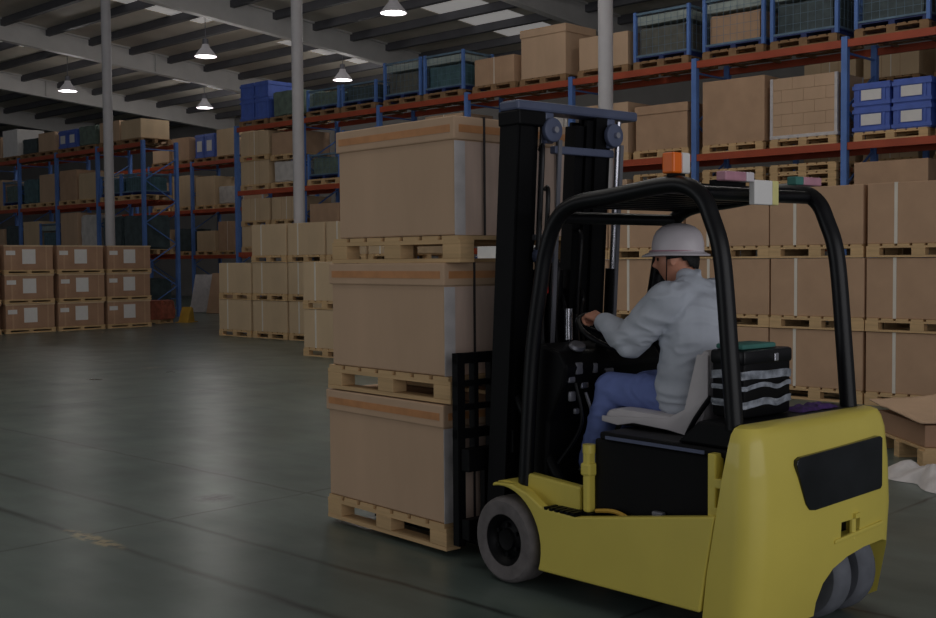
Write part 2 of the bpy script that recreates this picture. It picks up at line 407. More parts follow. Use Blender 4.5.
def carton(L, W, H, mat='carton', style='plain'):
    """cardboard carton; style picks lid, straps, labels"""
    def f():
        r = empty('carton')
        if style == 'lid':
            MB().box(-W/2, W/2, -L/2, L/2, 0, H-.02, bev=.006).build('body', mat, r)
            MB().box(-W/2-.018, W/2+.018, -L/2-.018, L/2+.018, H-.16, H, bev=.006).build('lid', mat, r)
        elif style == 'flaps':
            MB().box(-W/2, W/2, -L/2, L/2, 0, H, bev=.006).build('body', mat, r)
            MB().box(-W/2-.004, W/2+.004, -.035, .035, H*.7, H+.003).build('tape', 'tape', r)
        elif style == 'wrapped':   # brick-like courses of small boxes under film
            nz = max(3, int(H/.2)); ny = max(3, int(L/.33)); mb = MB()
            for k in range(nz):
                off = (k % 2)*.5
                for j in range(-1, ny+1):
                    y0 = max(-L/2, -L/2+(j+off)*L/ny); y1 = min(L/2, -L/2+(j+off+1)*L/ny)
                    if y1-y0 > .03: mb.box(-W/2, W/2, y0+.001, y1-.001, k*H/nz+.001, (k+1)*H/nz-.001, bev=.006)
            mb.build('body', mat, r)
            mb = MB()
            for y in (-L/2-.004, L/2+.004-.05):
                for x in (-W/2-.01, W/2-.04): mb.box(x, x+.05, y, y+.05, 0, H)
            mb.build('corner_strip', 'wrap', r)
            MB().box(-W/2-.012, W/2+.012, -L/2-.012, L/2+.012, 0, .06, bev=.01).build('plastic_film', 'wrap', r)
        elif style == 'many':      # several cartons' faces banded as one load
            MB().box(-W/2, W/2, -L/2, L/2, 0, H, bev=.006).build('body', mat, r)
            mb = MB()
            for y in (-L/6, L/6): mb.box(-W/2-.003, W/2+.003, y-.006, y+.006, 0, H+.002)
            mb.build('seam', 'carton3', r)
            MB().box(-W/2-.006, W/2+.006, -.01, .01, 0, H+.004).build('strap', 'strap_w', r)
        else:
            MB().box(-W/2, W/2, -L/2, L/2, 0, H, bev=.006).build('body', mat, r)
            if style == 'strapped':
                MB().box(-W/2-.004, W/2+.004, L*.22-.018, L*.22+.018, 0, H+.003).build('strap', 'strap_w', r)
        return r
    return f
def cage(L, W, H, goods, fill=.75, top=None):
    def f():
        r = empty('wire_cage')
        for x in (-W/2+.02, W/2-.02):
            for y in (-L/2+.02, L/2-.02):
                MB().box(x-.03, x+.03, y-.03, y+.03, 0, H+.02).build('post', 'blue', r)
        for z in (.1, H-.02):
            mb = MB()
            for x in (-W/2+.02, W/2-.02): mb.box(x-.02, x+.02, -L/2, L/2, z-.02, z+.02)
            for y in (-L/2+.02, L/2-.02): mb.box(-W/2, W/2, y-.02, y+.02, z-.02, z+.02)
            mb.build('frame', 'cage', r)
        mb = MB()
        k = int(H/.16)
        for i in range(1, k):
            z = .1+(H-.12)*i/k
            for x in (-W/2+.02, W/2-.02): mb.box(x-.0022, x+.0022, -L/2, L/2, z-.0022, z+.0022)
            for y in (-L/2+.02, L/2-.02): mb.box(-W/2, W/2, y-.0022, y+.0022, z-.0022, z+.0022)
        for i in range(1, 9):
            y = -L/2+L*i/9
            for x in (-W/2+.02, W/2-.02): mb.box(x-.0022, x+.0022, y-.0022, y+.0022, .1, H)
        for i in range(1, 7):
            x = -W/2+W*i/7
            for y in (-L/2+.02, L/2-.02): mb.box(x-.0022, x+.0022, y-.0022, y+.0022, .1, H)
        mb.build('wire_mesh', 'cage', r)
        MB().box(-W/2+.04, W/2-.04, -L/2+.04, L/2-.04, H*.74, H*.93, bev=.02).build('top_sheet', 'pale_film', r) if top else None
        MB().box(-W/2, W/2, -L/2, L/2, .06, .09).build('base', 'blue_d', r)
        mb = MB()
        for y in (-L/2+.06, 0, L/2-.06): mb.box(-W/2, W/2, y-.05, y+.05, 0, .06)
        mb.build('runner', 'blue_d', r)
        return r
    return f
def bale(L, W, H, mat):
    """lumpy wrapped block of goods"""
    def f():
        b2 = bmesh.new(); bmesh.ops.create_cube(b2, size=1); bmesh.ops.bevel(b2, geom=b2.edges[:], offset=.05, segments=2, affect='EDGES')
        bmesh.ops.subdivide_edges(b2, edges=b2.edges[:], cuts=3, use_grid_fill=True)
        for v in b2.verts:
            p = Vector((v.co.x*W, v.co.y*L, (v.co.z+.5)*H)); d = noise.noise_vector(p*5)*.03
            if v.co.z < -.45: d.z = 0
            v.co = p+d
            v.co.z = max(0, v.co.z)
        mb = MB(); mb.merge(b2); return mb.build('wrapped_goods', mat, None, True)
    return f
def crate(L, W, H, card=True):
    def f():
        r = empty('plastic_crate')
        mb = MB(); t = .03
        mb.box(-W/2, W/2, -L/2, L/2, .0, .04)
        for y0 in (-L/2, L/2-t): mb.box(-W/2, W/2, y0, y0+t, .04, H)
        for x0 in (-W/2, W/2-t): mb.box(x0, x0+t, -L/2+t, L/2-t, .04, H)
        for z in (.05, H-.05): mb.box(-W/2-.02, W/2+.02, -L/2-.02, L/2+.02, z-.03, z+.03)
        mb.build('body', 'crate', r)
        for y in (-L*.36, L*.36): MB().box(-W/2-.015, -W/2, y-.012, y+.012, .08, H-.08).build('rib', 'crate', r)
        if card: MB().box(-W/2-.022, -W/2-.016, -L*.28, L*.28, H*.28, H*.74).build('label_card', 'paper', r)
        MB().box(-W/2, W/2, -L/2, L/2, H, H+.02).build('lid', 'crate', r)
        return r
    return f

# ================================================================== RACKS
LV = (1.8, 3.4, 5.05)     # beam centre heights
def make_rack(name, x0, posts, label, top=5.16, beams=True, levels=LV, D=1.1):
    r = empty(name, (x0, posts[0], 0), 0, label, 'rack')
    Y0 = posts[0]
    for i, y in enumerate(posts):
        y -= Y0
        for x in (0, D):
            o = MB().box(x-.05, x+.05, y-.05, y+.05, 0.01, top).build('upright', 'blue', r)
            MB().box(x-.09, x+.09, y-.09, y+.09, 0, .012).build('foot_plate', 'blue', o)
        mb = MB(); z = .3; s = 0
        while z < top-.7:
            a, b = ((.04, D-.04) if s == 0 else (D-.04, .04))
            mb.bar((a, y, z), (b, y, z+.62), .03, .03); z += .62; s = 1-s
        mb.bar((.04, y, .25), (D-.04, y, .25), .03, .03); mb.bar((.04, y, top-.25), (D-.04, y, top-.25), .03, .03)
        mb.build('bracing', 'blue', r)
    for i in range(len(posts)-1):
        a = posts[i]-Y0+.052; b = posts[i+1]-Y0-.052
        for z in levels:
            for x in (-.01, D+.01):
                MB().box(x-.025, x+.025, a, b, z-.06, z+.06).build('beam', 'orange', r)
            mb = MB()
            for k in range(4):
                yy = a+(b-a)*(k+.5)/4
                mb.box(.0, D, yy-.03, yy+.03, z+.03, z+.062)
            mb.box(D/2-.03, D/2+.03, a, b, z+.03, z+.05)
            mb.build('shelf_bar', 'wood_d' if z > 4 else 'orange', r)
    return r
XA = 17.8
postsA = [2.85, 5.66, 8.47, 11.29, 14.09, 16.9, 19.68, 22.47, 25.25]
postsB = [29.88, 32.5, 35.12, 37.74, 40.36]
make_rack('pallet_rack', XA, postsA, 'long blue and orange pallet rack running behind the forklift')
make_rack('pallet_rack', XA, postsB, 'blue and orange pallet rack behind the nine labelled cartons')
XR = 22.9
postsR1 = [6.4, 9.2, 12.0]
postsR2 = [29.6, 32.4, 35.2, 38.0, 40.8]
make_rack('pallet_rack', XR, postsR1, 'rear blue and orange rack glimpsed between shelves at far right')
make_rack('pallet_rack', XR, postsR2, 'rear blue and orange rack seen through the gap between the racks')

# goods placed on a rack: slot centre y, level -> shelf top
def zs(l): return LV[l] + .063
G_P = 'pallets on the racks'; G_C = 'cartons on the racks'; G_W = 'wire cages on the racks'
PW = {}
def put_pallet(x, y, z, label, L=1.2, mat='wood', W=1.0):
    return place(('pal', L, mat, W), far_pallet(L, W, mat), (x, y, z), 0, label, 'pallet', G_P)
def load(y, l, kind, where, X=XA, W=1.0, base='pallet', jit=0):
    """one slot; kind = list of (type, L, H, mat/extra, description)"""
    x = X+.5; z = zs(l)
    if base == 'pallet':
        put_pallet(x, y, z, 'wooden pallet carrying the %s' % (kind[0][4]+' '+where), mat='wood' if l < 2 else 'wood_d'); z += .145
    for n, (t, L, H, m, d) in enumerate(kind):
        d2 = d + ' ' + where
        if t == 'cage':
            o = place(('cage', L, H), cage(L, .95, H, m, top=H > .8), (x, y, z), 0, 'blue steel wire cage holding ' + d2, 'cage', G_W)
            gh = H*.58 if H > .8 else H*.7
            place(('bale', L-.14, gh, m), bale(L-.14, .8, gh, m), (x, y, z+.092), 0, d2 + ' inside its cage', 'goods', 'goods in cages')
            z += H+.03
        elif t == 'crate':
            for s, sy in enumerate((-L/4, L/4)):
                place(('crate', L/2-.03, H), crate(L/2-.06, .9, H, L != 1.25), (x, y+sy, z), 0, d2 + (', right one' if s == 0 else ', left one'), 'crate', 'blue crates on the racks')
            z += H+.022
        elif t == 'bale':
            place(('bale', L, H, m), bale(L, .9, H, m), (x, y, z), 0, d2, 'goods', 'wrapped goods on the racks'); z += H+.03
        elif t == 'pallets':
            for k in range(int(H/.146)):
                put_pallet(x, y, z, '%s wooden pallet from the bottom in %s' % (ORD[k], d2)); z += .146
        elif t == 'pallet':
            put_pallet(x, y, z, 'wooden pallet between ' + d2); z += .145
        else:
            place(('ct', t, L, H, m), carton(L, .95, H, m, t), (x, y, z), 0, d2, 'carton', G_C); z += H+.004
def slots(i, posts=postsA):
    a, b = posts[i], posts[i+1]; return a+(b-a)*.265, a+(b-a)*.735    # right (nearer) then left
S = {i: slots(i) for i in range(8)}
# --- top shelf of the long rack, right to left
load(S[0][1], 2, [('plain', 1.15, .75, 'carton', 'brown carton')], 'on the top shelf beyond the right frame edge')
load(S[1][0], 2, [('flaps', 1.15, .7, 'carton', 'taped brown carton')], 'at the far right end of the top shelf')
load(S[1][1], 2, [('cage', 1.2, .85, 'dark_g', 'dark green-grey goods')], 'on the top shelf right of the tall right upright')
load(S[2][0], 2, [('cage', 1.2, .9, 'dark_g', 'dark slate goods')], 'on the top shelf just left of the tall right upright')
load(S[2][1], 2, [('cage', 1.2, .9, 'carton3', 'brown packed boxes')], 'on the top shelf above the tall plain carton')
load(S[3][0], 2, [('cage', 1.2, .9, 'grey_g', 'grey goods')], 'on the top shelf above the lidded carton')
load(S[3][1], 2, [('plain', 1.15, .62, 'carton', 'plain brown carton')], 'on the top shelf behind the tall grey pillar')
load(S[4][0], 2, [('lid', 1.15, .98, 'carton', 'tall lidded tan carton')], 'on the top shelf left of the mast-side pillar')
load(S[4][1], 2, [('many', 1.1, .55, 'carton3', 'small brown boxes')], 'on the top shelf left of the tall lidded carton')
load(S[5][0], 2, [('cage', 1.2, .82, 'teal_g', 'teal wrapped goods')], 'on the top shelf above the top carton of the forklift load')
load(S[5][1], 2, [('cage', 1.2, .82, 'grey_g', 'olive goods')], 'on the top shelf above the left edge of the load')
load(S[6][0], 2, [('cage', 1.2, .5, 'dark_g', 'dark grey goods')], 'on the top shelf second from the left pillar')
load(S[6][1], 2, [('cage', 1.2, .5, 'green_g', 'dull green goods')], 'on the top shelf just right of the left pillar')
load(S[7][0], 2, [('bale', 1.1, .62, 'green_g', 'dull green wrapped bale')], 'on the top shelf just left of the left pillar')
load(S[7][1], 2, [('crate', 1.25, .52, None, 'lower blue crate'), ('crate', 1.25, .40, None, 'upper blue crate')], 'on the top shelf at the long rack left end')
# --- middle shelf
load(S[0][1], 1, [('crate', 1.2, .42, None, 'blue crate with white card'), ('crate', 1.2, .42, None, 'upper blue crate with white card')], 'beyond the right frame edge of the middle shelf')
load(S[1][0], 1, [('crate', 1.2, .38, None, 'lower blue crate with white card'), ('crate', 1.2, .36, None, 'upper blue crate with white card')], 'second pair along the middle shelf at right')
load(S[1][1], 1, [('crate', 1.3, .38, None, 'lower blue crate with white card'), ('crate', 1.3, .36, None, 'upper blue crate with white card')], 'on the middle shelf right of the tall right upright')
load(S[2][0], 1, [('wrapped', 1.2, 1.02, 'carton', 'film-wrapped stack of small cartons')], 'on the middle shelf left of the tall right upright')
load(S[2][1], 1, [('plain', 1.22, 1.12, 'carton3', 'tall plain brown carton')], 'on the middle shelf beside the film-wrapped stack')
load(S[3][0], 1, [('lid', 1.12, .82, 'carton3', 'lidded brown carton')], 'on the middle shelf above the orange beacon')
load(S[3][1], 1, [('plain', 1.15, .95, 'carton', 'brown carton')], 'on the middle shelf just right of the mast')
load(S[4][0], 1, [('bale', 1.1, .9, 'white_g', 'white wrapped goods')], 'on the middle shelf behind the mast')
load(S[4][1], 1, [('plain', 1.1, .9, 'carton', 'tan carton')], 'on the middle shelf just left of the mast')
load(S[5][0], 1, [('many', 1.15, 1.15, 'carton', 'tall banded brown boxes')], 'on the middle shelf behind the top load carton')
load(S[5][1], 1, [('bale', 1.1, .7, 'teal_g', 'teal bale')], 'on the middle shelf behind the load')
load(S[6][0], 1, [('cage', 1.2, .55, 'green_g', 'lower green goods'), ('cage', 1.2, .5, 'green_g', 'upper green goods')], 'on the middle shelf left of the load')
load(S[6][1], 1, [('cage', 1.2, .6, 'green_g', 'pale green goods')], 'on the middle shelf behind the left pillar')
load(S[7][0], 1, [('bale', 1.1, .52, 'white_g', 'white wrapped lower bale'), ('pallet', 0, 0, None, 'white bale and carton'), ('plain', 1.15, .55, 'carton3', 'brown carton on the white bale')], 'on the middle shelf left of the left pillar')
load(S[7][1], 1, [('many', 1.2, .6, 'carton2', 'lower banded tan carton'), ('pallet', 0, 0, None, 'the two banded tan cartons'), ('many', 1.2, .6, 'carton2', 'upper banded tan carton')], 'at the left end of the middle shelf')
# --- low shelf
load(S[0][1], 0, [('plain', 1.1, 1.0, 'carton3', 'brown carton')], 'on the low shelf beyond the right frame edge')
load(S[1][1], 0, [('plain', 1.2, 1.12, 'carton3', 'large plain brown carton')], 'on the low shelf under the blue crates')
load(S[2][0], 0, [('pallets', 0, 1.18, None, 'the empty stack left of the tall right upright')], 'on the low shelf')
load(S[2][1], 0, [('pallets', 0, 1.18, None, 'the empty stack under the tall plain carton')], 'on the low shelf')
load(S[3][0], 0, [('pallets', 0, 1.18, None, 'the empty stack under the lidded carton')], 'on the low shelf')
load(S[3][1], 0, [('plain', 1.1, 1.1, 'carton', 'tan carton')], 'on the low shelf right of the mast')
load(S[4][0], 0, [('bale', 1.1, 1.0, 'white_g', 'white wrapped bale')], 'on the low shelf behind the mast')
load(S[6][1], 0, [('plain', 1.1, 1.0, 'carton3', 'brown carton')], 'on the low shelf behind the left pillar')
load(S[6][0], 0, [('plain', 1.1, 1.0, 'carton2', 'tan carton')], 'on the low shelf behind the edge of the load')
load(S[7][0], 0, [('many', 1.2, .52, 'carton2', 'lower banded tan carton'), ('pallet', 0, 0, None, 'the two tan cartons'), ('many', 1.2, .56, 'carton2', 'upper banded tan carton')], 'on the low shelf left of the left pillar')
load(S[7][1], 0, [('many', 1.2, .52, 'carton2', 'lower tan carton'), ('pallet', 0, 0, None, 'the two tan cartons'), ('many', 1.2, .56, 'carton2', 'upper tan carton')], 'at the left end of the low shelf')
# --- left rack
SB = {i: slots(i, postsB) for i in range(4)}
lefts = ['nearest the open gap', 'second from the open gap', 'third from the open gap', 'fourth from the open gap', 'fifth from the open gap', 'sixth from the open gap', 'seventh from the open gap', 'eighth from the open gap']
tbl = {
 2: [('plain', 1.1, .55, 'carton2', 'tan carton'), ('plain', 1.15, .6, 'carton', 'brown carton'), ('bale', 1.1, .6, 'green_g', 'green bale'), ('crate', 1.2, .55, None, 'blue crate'), ('plain', 1.1, .6, 'carton', 'brown carton'), ('bale', 1.1, .5, 'dark_g', 'dark bale'), ('plain', 1.1, .9, 'paper', 'white carton'), ('plain', 1.1, .7, 'carton', 'brown carton')],
 1: [('cage', 1.2, .62, 'teal_g', 'teal goods'), ('cage', 1.2, .62, 'teal_g', 'blue-green goods'), ('plain', 1.1, .8, 'carton2', 'tan carton'), ('plain', 1.1, .95, 'carton3', 'brown carton'), ('plain', 1.1, .9, 'carton', 'brown carton'), ('bale', 1.1, .8, 'teal_g', 'teal bale'), ('cage', 1.2, .8, 'green_g', 'green goods'), ('many', 1.1, .9, 'carton', 'stacked brown boxes')],
 0: [('bale', 1.15, 1.0, 'dark_g', 'dark bale'), ('bale', 1.15, 1.0, 'dark_g', 'dark bale'), ('bale', 1.1, 1.1, 'white_g', 'white wrapped bale'), ('plain', 1.1, 1.2, 'carton', 'tall brown carton'), ('cage', 1.2, .9, 'teal_g', 'blue-grey goods'), ('plain', 1.1, 1.0, 'carton2', 'tan carton'), ('bale', 1.1, .9, 'dark_g', 'dark bale'), ('plain', 1.1, .8, 'carton', 'brown carton')]}
lvn = ['low', 'middle', 'top']
for l, row in tbl.items():
    for k, it in enumerate(row):
        load(SB[k//2][k % 2], l, [it], 'on the left rack\'s %s shelf, %s' % (lvn[l], lefts[k]))
# goods on the floor under the left rack beside the gap
for k, y in enumerate(SB[0]):
    place(('bale', 1.15, 1.15, 'dark_g'), bale(1.15, .9, 1.15, 'dark_g'), (XA+.5, y, .002), 0, 'dark heap of goods on the floor under the left rack, ' + ('near the gap' if k == 0 else 'behind the nine cartons'), 'goods', 'dark goods under the left rack')
# --- rear rack through the gap
SR = {i: slots(i, postsR2) for i in range(4)}
rt = {2: [('plain', 1.1, .9, 'carton2', 'tan carton'), ('plain', 1.1, .7, 'carton2', 'tan carton'), ('plain', 1.1, .9, 'carton2', 'tan carton'), ('crate', 1.2, .8, None, 'blue crate'), ('plain', 1.1, .8, 'carton3', 'brown carton'), ('plain', 1.1, .8, 'carton', 'brown carton')],
      1: [('bale', 1.1, .9, 'dark_g', 'dark bale'), ('wrapped', 1.1, .9, 'carton', 'wrapped boxes'), ('bale', 1.1, .6, 'white_g', 'white bale'), ('plain', 1.15, 1.0, 'carton2', 'tan carton'), ('plain', 1.15, 1.1, 'carton2', 'pale carton'), ('plain', 1.1, .9, 'carton', 'brown carton')],
      0: [('plain', 1.1, .9, 'carton3', 'brown carton'), ('plain', 1.1, .8, 'carton3', 'brown carton'), ('many', 1.1, 1.0, 'carton3', 'banded carton'), ('plain', 1.1, .7, 'carton2', 'short carton'), ('bale', 1.1, .8, 'dark_g', 'dark bale'), ('plain', 1.1, .8, 'carton', 'brown carton')]}
for l, row in rt.items():
    for k, it in enumerate(row):
        load(SR[k//2][k % 2], l, [it], 'on the rear rack\'s %s shelf in the gap, %s from right' % (lvn[l], ORD[k]), X=XR)
SQ = {i: slots(i, postsR1) for i in range(2)}
for l in (1, 2):
    for k in range(4):
        load(SQ[k//2][k % 2], l, [('many', 1.15, .5 if l == 1 else .6, 'carton2', 'banded tan carton')], 'on the rear right rack\'s %s shelf, %s from the right' % (lvn[l], ORD[k]), X=XR)

# ================================================================== CARTON ROWS ON THE FLOOR
def stack_row(X, y_list, layers, L, W, H, kind, mat, where, jitter=.012, lvls=ORD):
    """y_list: centre y of each stack with its own number of layers"""
    for i, (y, n) in enumerate(zip(y_list, layers)):
        z = 0.0
        for k in range(n):
            jx = random.uniform(-jitter, jitter); jy = random.uniform(-jitter, jitter)
            lay = ['bottom', 'second', 'third', 'fourth'][k]
            place(('pal', L-.02, 'wood', W), far_pallet(L-.02, W, 'wood'), (X+W/2+jx, y+jy, z), 0, 'pale wooden pallet under the %s layer carton, %s stack from the right %s' % (lay, ORD[i], where), 'pallet', 'pallets in the stacks ' + where)
            z += .145
            place(('ct', kind, L, H, mat, W), carton(L-.03, W-.02, H, mat, kind), (X+W/2+jx*.5, y+jy, z), 0, 'brown carton in the %s layer, %s stack from the right %s' % (lay, ORD[i], where), 'carton', 'cartons in the stacks ' + where)
            z += H+.007
stack_row(12.0, [4.90-1.15*1+0, 4.90, 6.05, 7.20, 8.35, 9.50], [3]*6, 1.15, 1.05, .648, 'strapped', 'carton3', 'behind the forklift')
place(('ct', 'whitebox'), carton(1.1, 1.0, .9, 'paper', 'lid'), (12.55, 10.72, 1.6), 0, 'tall white carton on two tan ones seen between the mast rails', 'carton')
stack_row(12.0, [10.72], [2], 1.15, 1.05, .648, 'strapped', 'carton3', 'behind the mast rails')
stack_row(12.25, [13.75, 14.95], [2, 2], 1.18, 1.05, .648, 'strapped', 'carton2', 'just left of the forklift load')
stack_row(14.5, [15.8, 17.05, 18.28, 19.5, 20.75], [3, 3, 3, 3, 2], 1.2, .95, .645, 'strapped', 'carton2', 'in front of the left pillar')

# nine labelled cartons on the left (fronts face -Y)
def labelled_carton(W, D, H):
    def f():
        r = empty('carton')
        MB().box(-W/2, W/2, -D/2, D/2, 0, H, bev=.008).build('body', 'carton_red', r)
        mb = MB()
        for x in (-W*.36, W*.36): MB().box(x-.02, x+.02, -D/2-.005, D/2+.005, 0, H+.004).build('strap', 'carton3', r)
        MB().box(-.16, .16, -D/2-.006, -D/2-.001, H*.24, H*.84).build('label_sheet', 'paper', r)
        MB().box(-W*.5+.04, -W*.5+.26, -D/2-.009, -D/2-.006, H*.60, H*.78).build('sticker', 'paper', r)
        mb = MB(); mb.box(-W/2-.01, W/2+.01, -D/2-.012, -D/2+.02, H-.03, H+.003); mb.build('top_edge_strip', 'carton2', r)
        return r
    return f
def flat_pallet(W, D):
    def f():
        mb = MB()
        mb.box(-W/2, W/2, -D/2, D/2, .07, .10)
        for x in (-W/2+.06, 0, W/2-.06): mb.box(x-.05, x+.05, -D/2, D/2, .03, .07)
        mb.box(-W/2, W/2, -D/2, -D/2+.1, 0, .03); mb.box(-W/2, W/2, D/2-.1, D/2, 0, .03)
        for k in range(5): mb.box(-W/2, W/2, -D/2+k*.2, -D/2+k*.2+.02, .10, .104)
        return mb.build('pallet', 'wood')
    return f
colx = [(11.06, 'cut by the left frame edge'), (12.37, 'in the left full stack'), (13.66, 'in the middle stack'), (14.93, 'in the right stack')]
for i, (x, lab) in enumerate(colx):
    z = 0
    for k in range(3):
        lay = ['bottom', 'middle', 'top'][k]
        jx = random.uniform(-.02, .02)
        place('flatpal', flat_pallet(1.21, 1.1), (x+jx, 26.35, z), 0, 'thin pale pallet under the %s labelled carton %s at left' % (lay, lab), 'pallet', 'thin pallets under the labelled cartons')
        z += .1045
        place('labelled', labelled_carton(1.17, 1.06, .568), (x+jx, 26.35, z), 0, 'red-brown carton with white label sheet, %s layer, %s at left' % (lay, lab), 'carton', 'labelled cartons at left')
        z += .5755

# --- objects in the gap between racks
def rack_guard():
    r = empty('post_guard')
    MB().prism([(-.22, 0), (.2, 0), (.12, .38), (.02, .42), (-.06, .3)], -.14, .14, .01).build('shield', 'yellow_d', r)
    MB().box(-.2, .2, -.26, .26, 0, .02).build('foot_plate', 'yellow_d', r)
    return r
place('guard', rack_guard, (17.15, 26.75, 0), math.radians(-60), 'yellow wedge-shaped post guard right of the red bundle', 'guard', 'yellow post guards in the gap')
place('guard', rack_guard, (16.5, 28.05, 0), math.radians(120), 'yellow wedge-shaped post guard behind the right labelled stack', 'guard', 'yellow post guards in the gap')
o = place('sackpal', flat_pallet(.62, .55), (16.45, 27.05, 0), math.radians(20), 'small pallet under the reddish bundle between the yellow guards', 'pallet')
o = place('sack', bale(.75, .55, .50, 'bundle'), (16.45, 27.05, .105), math.radians(20), 'reddish brown bundle lying low beside the yellow post guard', 'bundle')
def label_tag():
    return MB().box(-.07, .07, -.004, .004, 0, .12, bev=.001).build('paper_tag', 'paper')
def lean_board(mat, w, h, nm):
    def f():
        M = Matrix.Rotation(math.radians(-16), 4, 'Y')
        mb = MB(); mb.box(-.02, .02, -w/2, w/2, 0, h, M, bev=.004); return mb.build(nm, mat)
    return f
place('board', lean_board('carton3', .95, 1.3, 'cardboard_sheet'), (20.6, 30.3, .01), math.radians(-160), 'brown cardboard sheet leaning in the gap between the racks', 'cardboard')
place('board2', lean_board('wrap', .8, 1.25, 'plastic_sheet'), (20.7, 31.5, .01), math.radians(-160), 'pale plastic sheet leaning left of the brown cardboard in the gap', 'plastic sheet')
put_pallet(21.0, 28.7, 0, 'wooden pallet on the floor in the gap right of the leaning cardboard', mat='wood_d')
place(('ct', 'plain', 1.0, .5, 'carton3'), carton(1.0, .9, .5, 'carton3'), (21.0, 28.7, .145), 0, 'low brown carton on a pallet in the gap right of the leaning cardboard', 'carton')

# --- low load at the right edge
ang = math.radians(-3)
def near_pallet_maker():
    r = empty('pallet'); pallet_mesh_parts(1.2, 1.0, r, 'wood', True); return r
rx, ry, ra = 9.45, 3.42, math.radians(45)
def R2(x, y): return (rx + x*math.cos(ra)-y*math.sin(ra), ry + x*math.sin(ra)+y*math.cos(ra))
place('nearpallet', near_pallet_maker, (rx, ry, 0), ra, 'wooden pallet on the floor at the right edge behind the forklift', 'pallet')
place('lowcarton', carton(1.14, .94, .17, 'carton_red'), (rx, ry, .146), ra, 'low brown carton on the pallet at the right edge', 'carton')
def slope_sheet():
    def f(u, v):
        x = (u-.5)*1.05; y = (v-.5)*1.25
        return Vector((x, y, .02+.09*u*(1-.2*v)+.02*math.sin(v*5)*u+.012*noise.noise(Vector((x*6, y*6, 0)))))
    mb = MB(); mb.grid(f, 16, 18)
    o = mb.build('cardboard_sheet', 'carton', None, True)
    s = o.modifiers.new('s', 'SOLIDIFY'); s.thickness = .012; s.offset = -1; apply_mods(o); return o
place('slope', slope_sheet, (rx, ry, .326), ra, 'pale bent cardboard sheet covering the low carton at the right edge', 'cardboard')
def film_heap():
    def f(u, v):
        a = u*2*PI; r = v
        d = .5+.12*math.sin(3*a+1)+.06*math.sin(7*a)
        x = r*d*math.cos(a)*.55; y = r*d*math.sin(a)*.95
        h = .15*(1-r**2)*(.7+.6*noise.noise(Vector((x*5, y*5, 2)))) + .03*(1-r)*noise.noise(Vector((x*16, y*16, 5)))
        return Vector((x, y, max(.003, h)))
    mb = MB(); mb.grid(f, 48, 14); bmesh.ops.remove_doubles(mb.bm, verts=mb.bm.verts[:], dist=.0005)
    return mb.build('plastic_film', 'wrap', None, True)
place('film', film_heap, (8.17, 3.20, 0), math.radians(-40), 'crumpled white plastic film lying on the floor right of the forklift', 'plastic film')
# ================================================================== FORKLIFT (local frame: x to its far side, y forward, z up)
FG = Vector((4.1883, 3.7333, 0)); FR = math.radians(-6.341)
FM = Matrix.Translation(FG) @ Matrix.Rotation(FR, 4, 'Z')
def fw(x, y, z=0): return FM @ Vector((x, y, z))
fk = empty('forklift', FG, FR, 'yellow and black three-wheel forklift carrying three stacked cartons', 'forklift')
def arc(cy, cz, r, a0, a1, n=14): return [(cy+r*math.cos(math.radians(a0+(a1-a0)*i/n)), cz+r*math.sin(math.radians(a0+(a1-a0)*i/n))) for i in range(n+1)]
# side panels with the wheel arch
side = arc(.035, .215, .272, 201, 74) + [(.10, .497), (-.03, .505), (-.15, .475), (-.25, .425), (-.47, .415), (-1.265, .55), (-1.185, .135)]
for x0, x1 in ((0, .05), (1.03, 1.08)):
    MB().prism(side, x0, x1, .008).build('side_panel', 'yellow', fk)
for x0, x1 in ((.05, .19), (.89, 1.03)):
    MB().prism(arc(.035, .215, .272, 190, 74) + arc(.035, .215, .292, 74, 190), x0, x1).build('fender', 'yellow', fk, True)
mb = MB(); mb.box(.052, 1.028, -1.18, -.32, .14, .405); mb.box(.21, .87, -.34, .12, .12, .40); mb.build('chassis', 'black', fk)
MB().box(.06, 1.02, -.52, -.3, .40, .43).build('floor_plate', 'black', fk)
MB().prism([(-.03, .40), (-.03, .555), (-.42, .535), (-.42, .40)], .085, .14, .01).build('footwell_panel', 'yellow', fk)
MB().prism([(-.03, .40), (-.03, .555), (-.42, .535), (-.42, .40)], .94, .995, .01).build('footwell_panel', 'yellow', fk)
mb = MB()
for k in range(6): mb.box(-.0, .075, -.46+k*.035, -.44+k*.035, .418, .432)
mb.box(.005, .07, -.47, -.25, .41, .422); mb.build('step_grip', 'black', fk)
# battery box, hood
MB().box(.10, .98, -1.17, -.50, .43, .775, bev=.012).build('battery_box', 'black', fk)
mb = MB(); mb.box(.07, 1.01, -1.32, -.56, .778, .815, bev=.01); mb.build('hood', 'black', fk)
MB().box(.065, .07, -1.16, -.6, .785, .80).build('hood_trim', 'bluegrey', fk)
MB().prism([(-1.345, .815), (-1.345, .922), (-1.12, .922), (-1.0, .817)], .08, 1.0, .012).build('rear_deck', 'black', fk)
# yellow hinge post in front of the battery and frame behind it
mb = MB(); mb.box(.06, .11, -.50, -.46, .43, .72, bev=.01); mb.box(.055, .115, -.51, -.45, .60, .66, bev=.01); mb.cyl((.085, -.48, .725), (0, 0, 1), .03, .04, 14); mb.build('hinge_post', 'yellow', fk)
mb = MB(); mb.box(.03, .09, -1.245, -1.205, .53, .80, bev=.006); mb.box(.03, .09, -1.34, -1.21, .66, .70, bev=.004); mb.box(.03, .09, -1.34, -1.21, .545, .58, bev=.004); mb.build('rear_bracket', 'yellow', fk)
mb = MB(); mb.tube(smooth_path([(.09, -.52, .44), (.07, -.66, .46), (.075, -.8, .43), (.07, -.95, .45)]), .010, 8); mb.build('battery_cable', 'yellow_d', fk, True)
MB().box(.068, .096, -.93, -.87, .455, .50, bev=.006).build('plug', 'steel', fk)
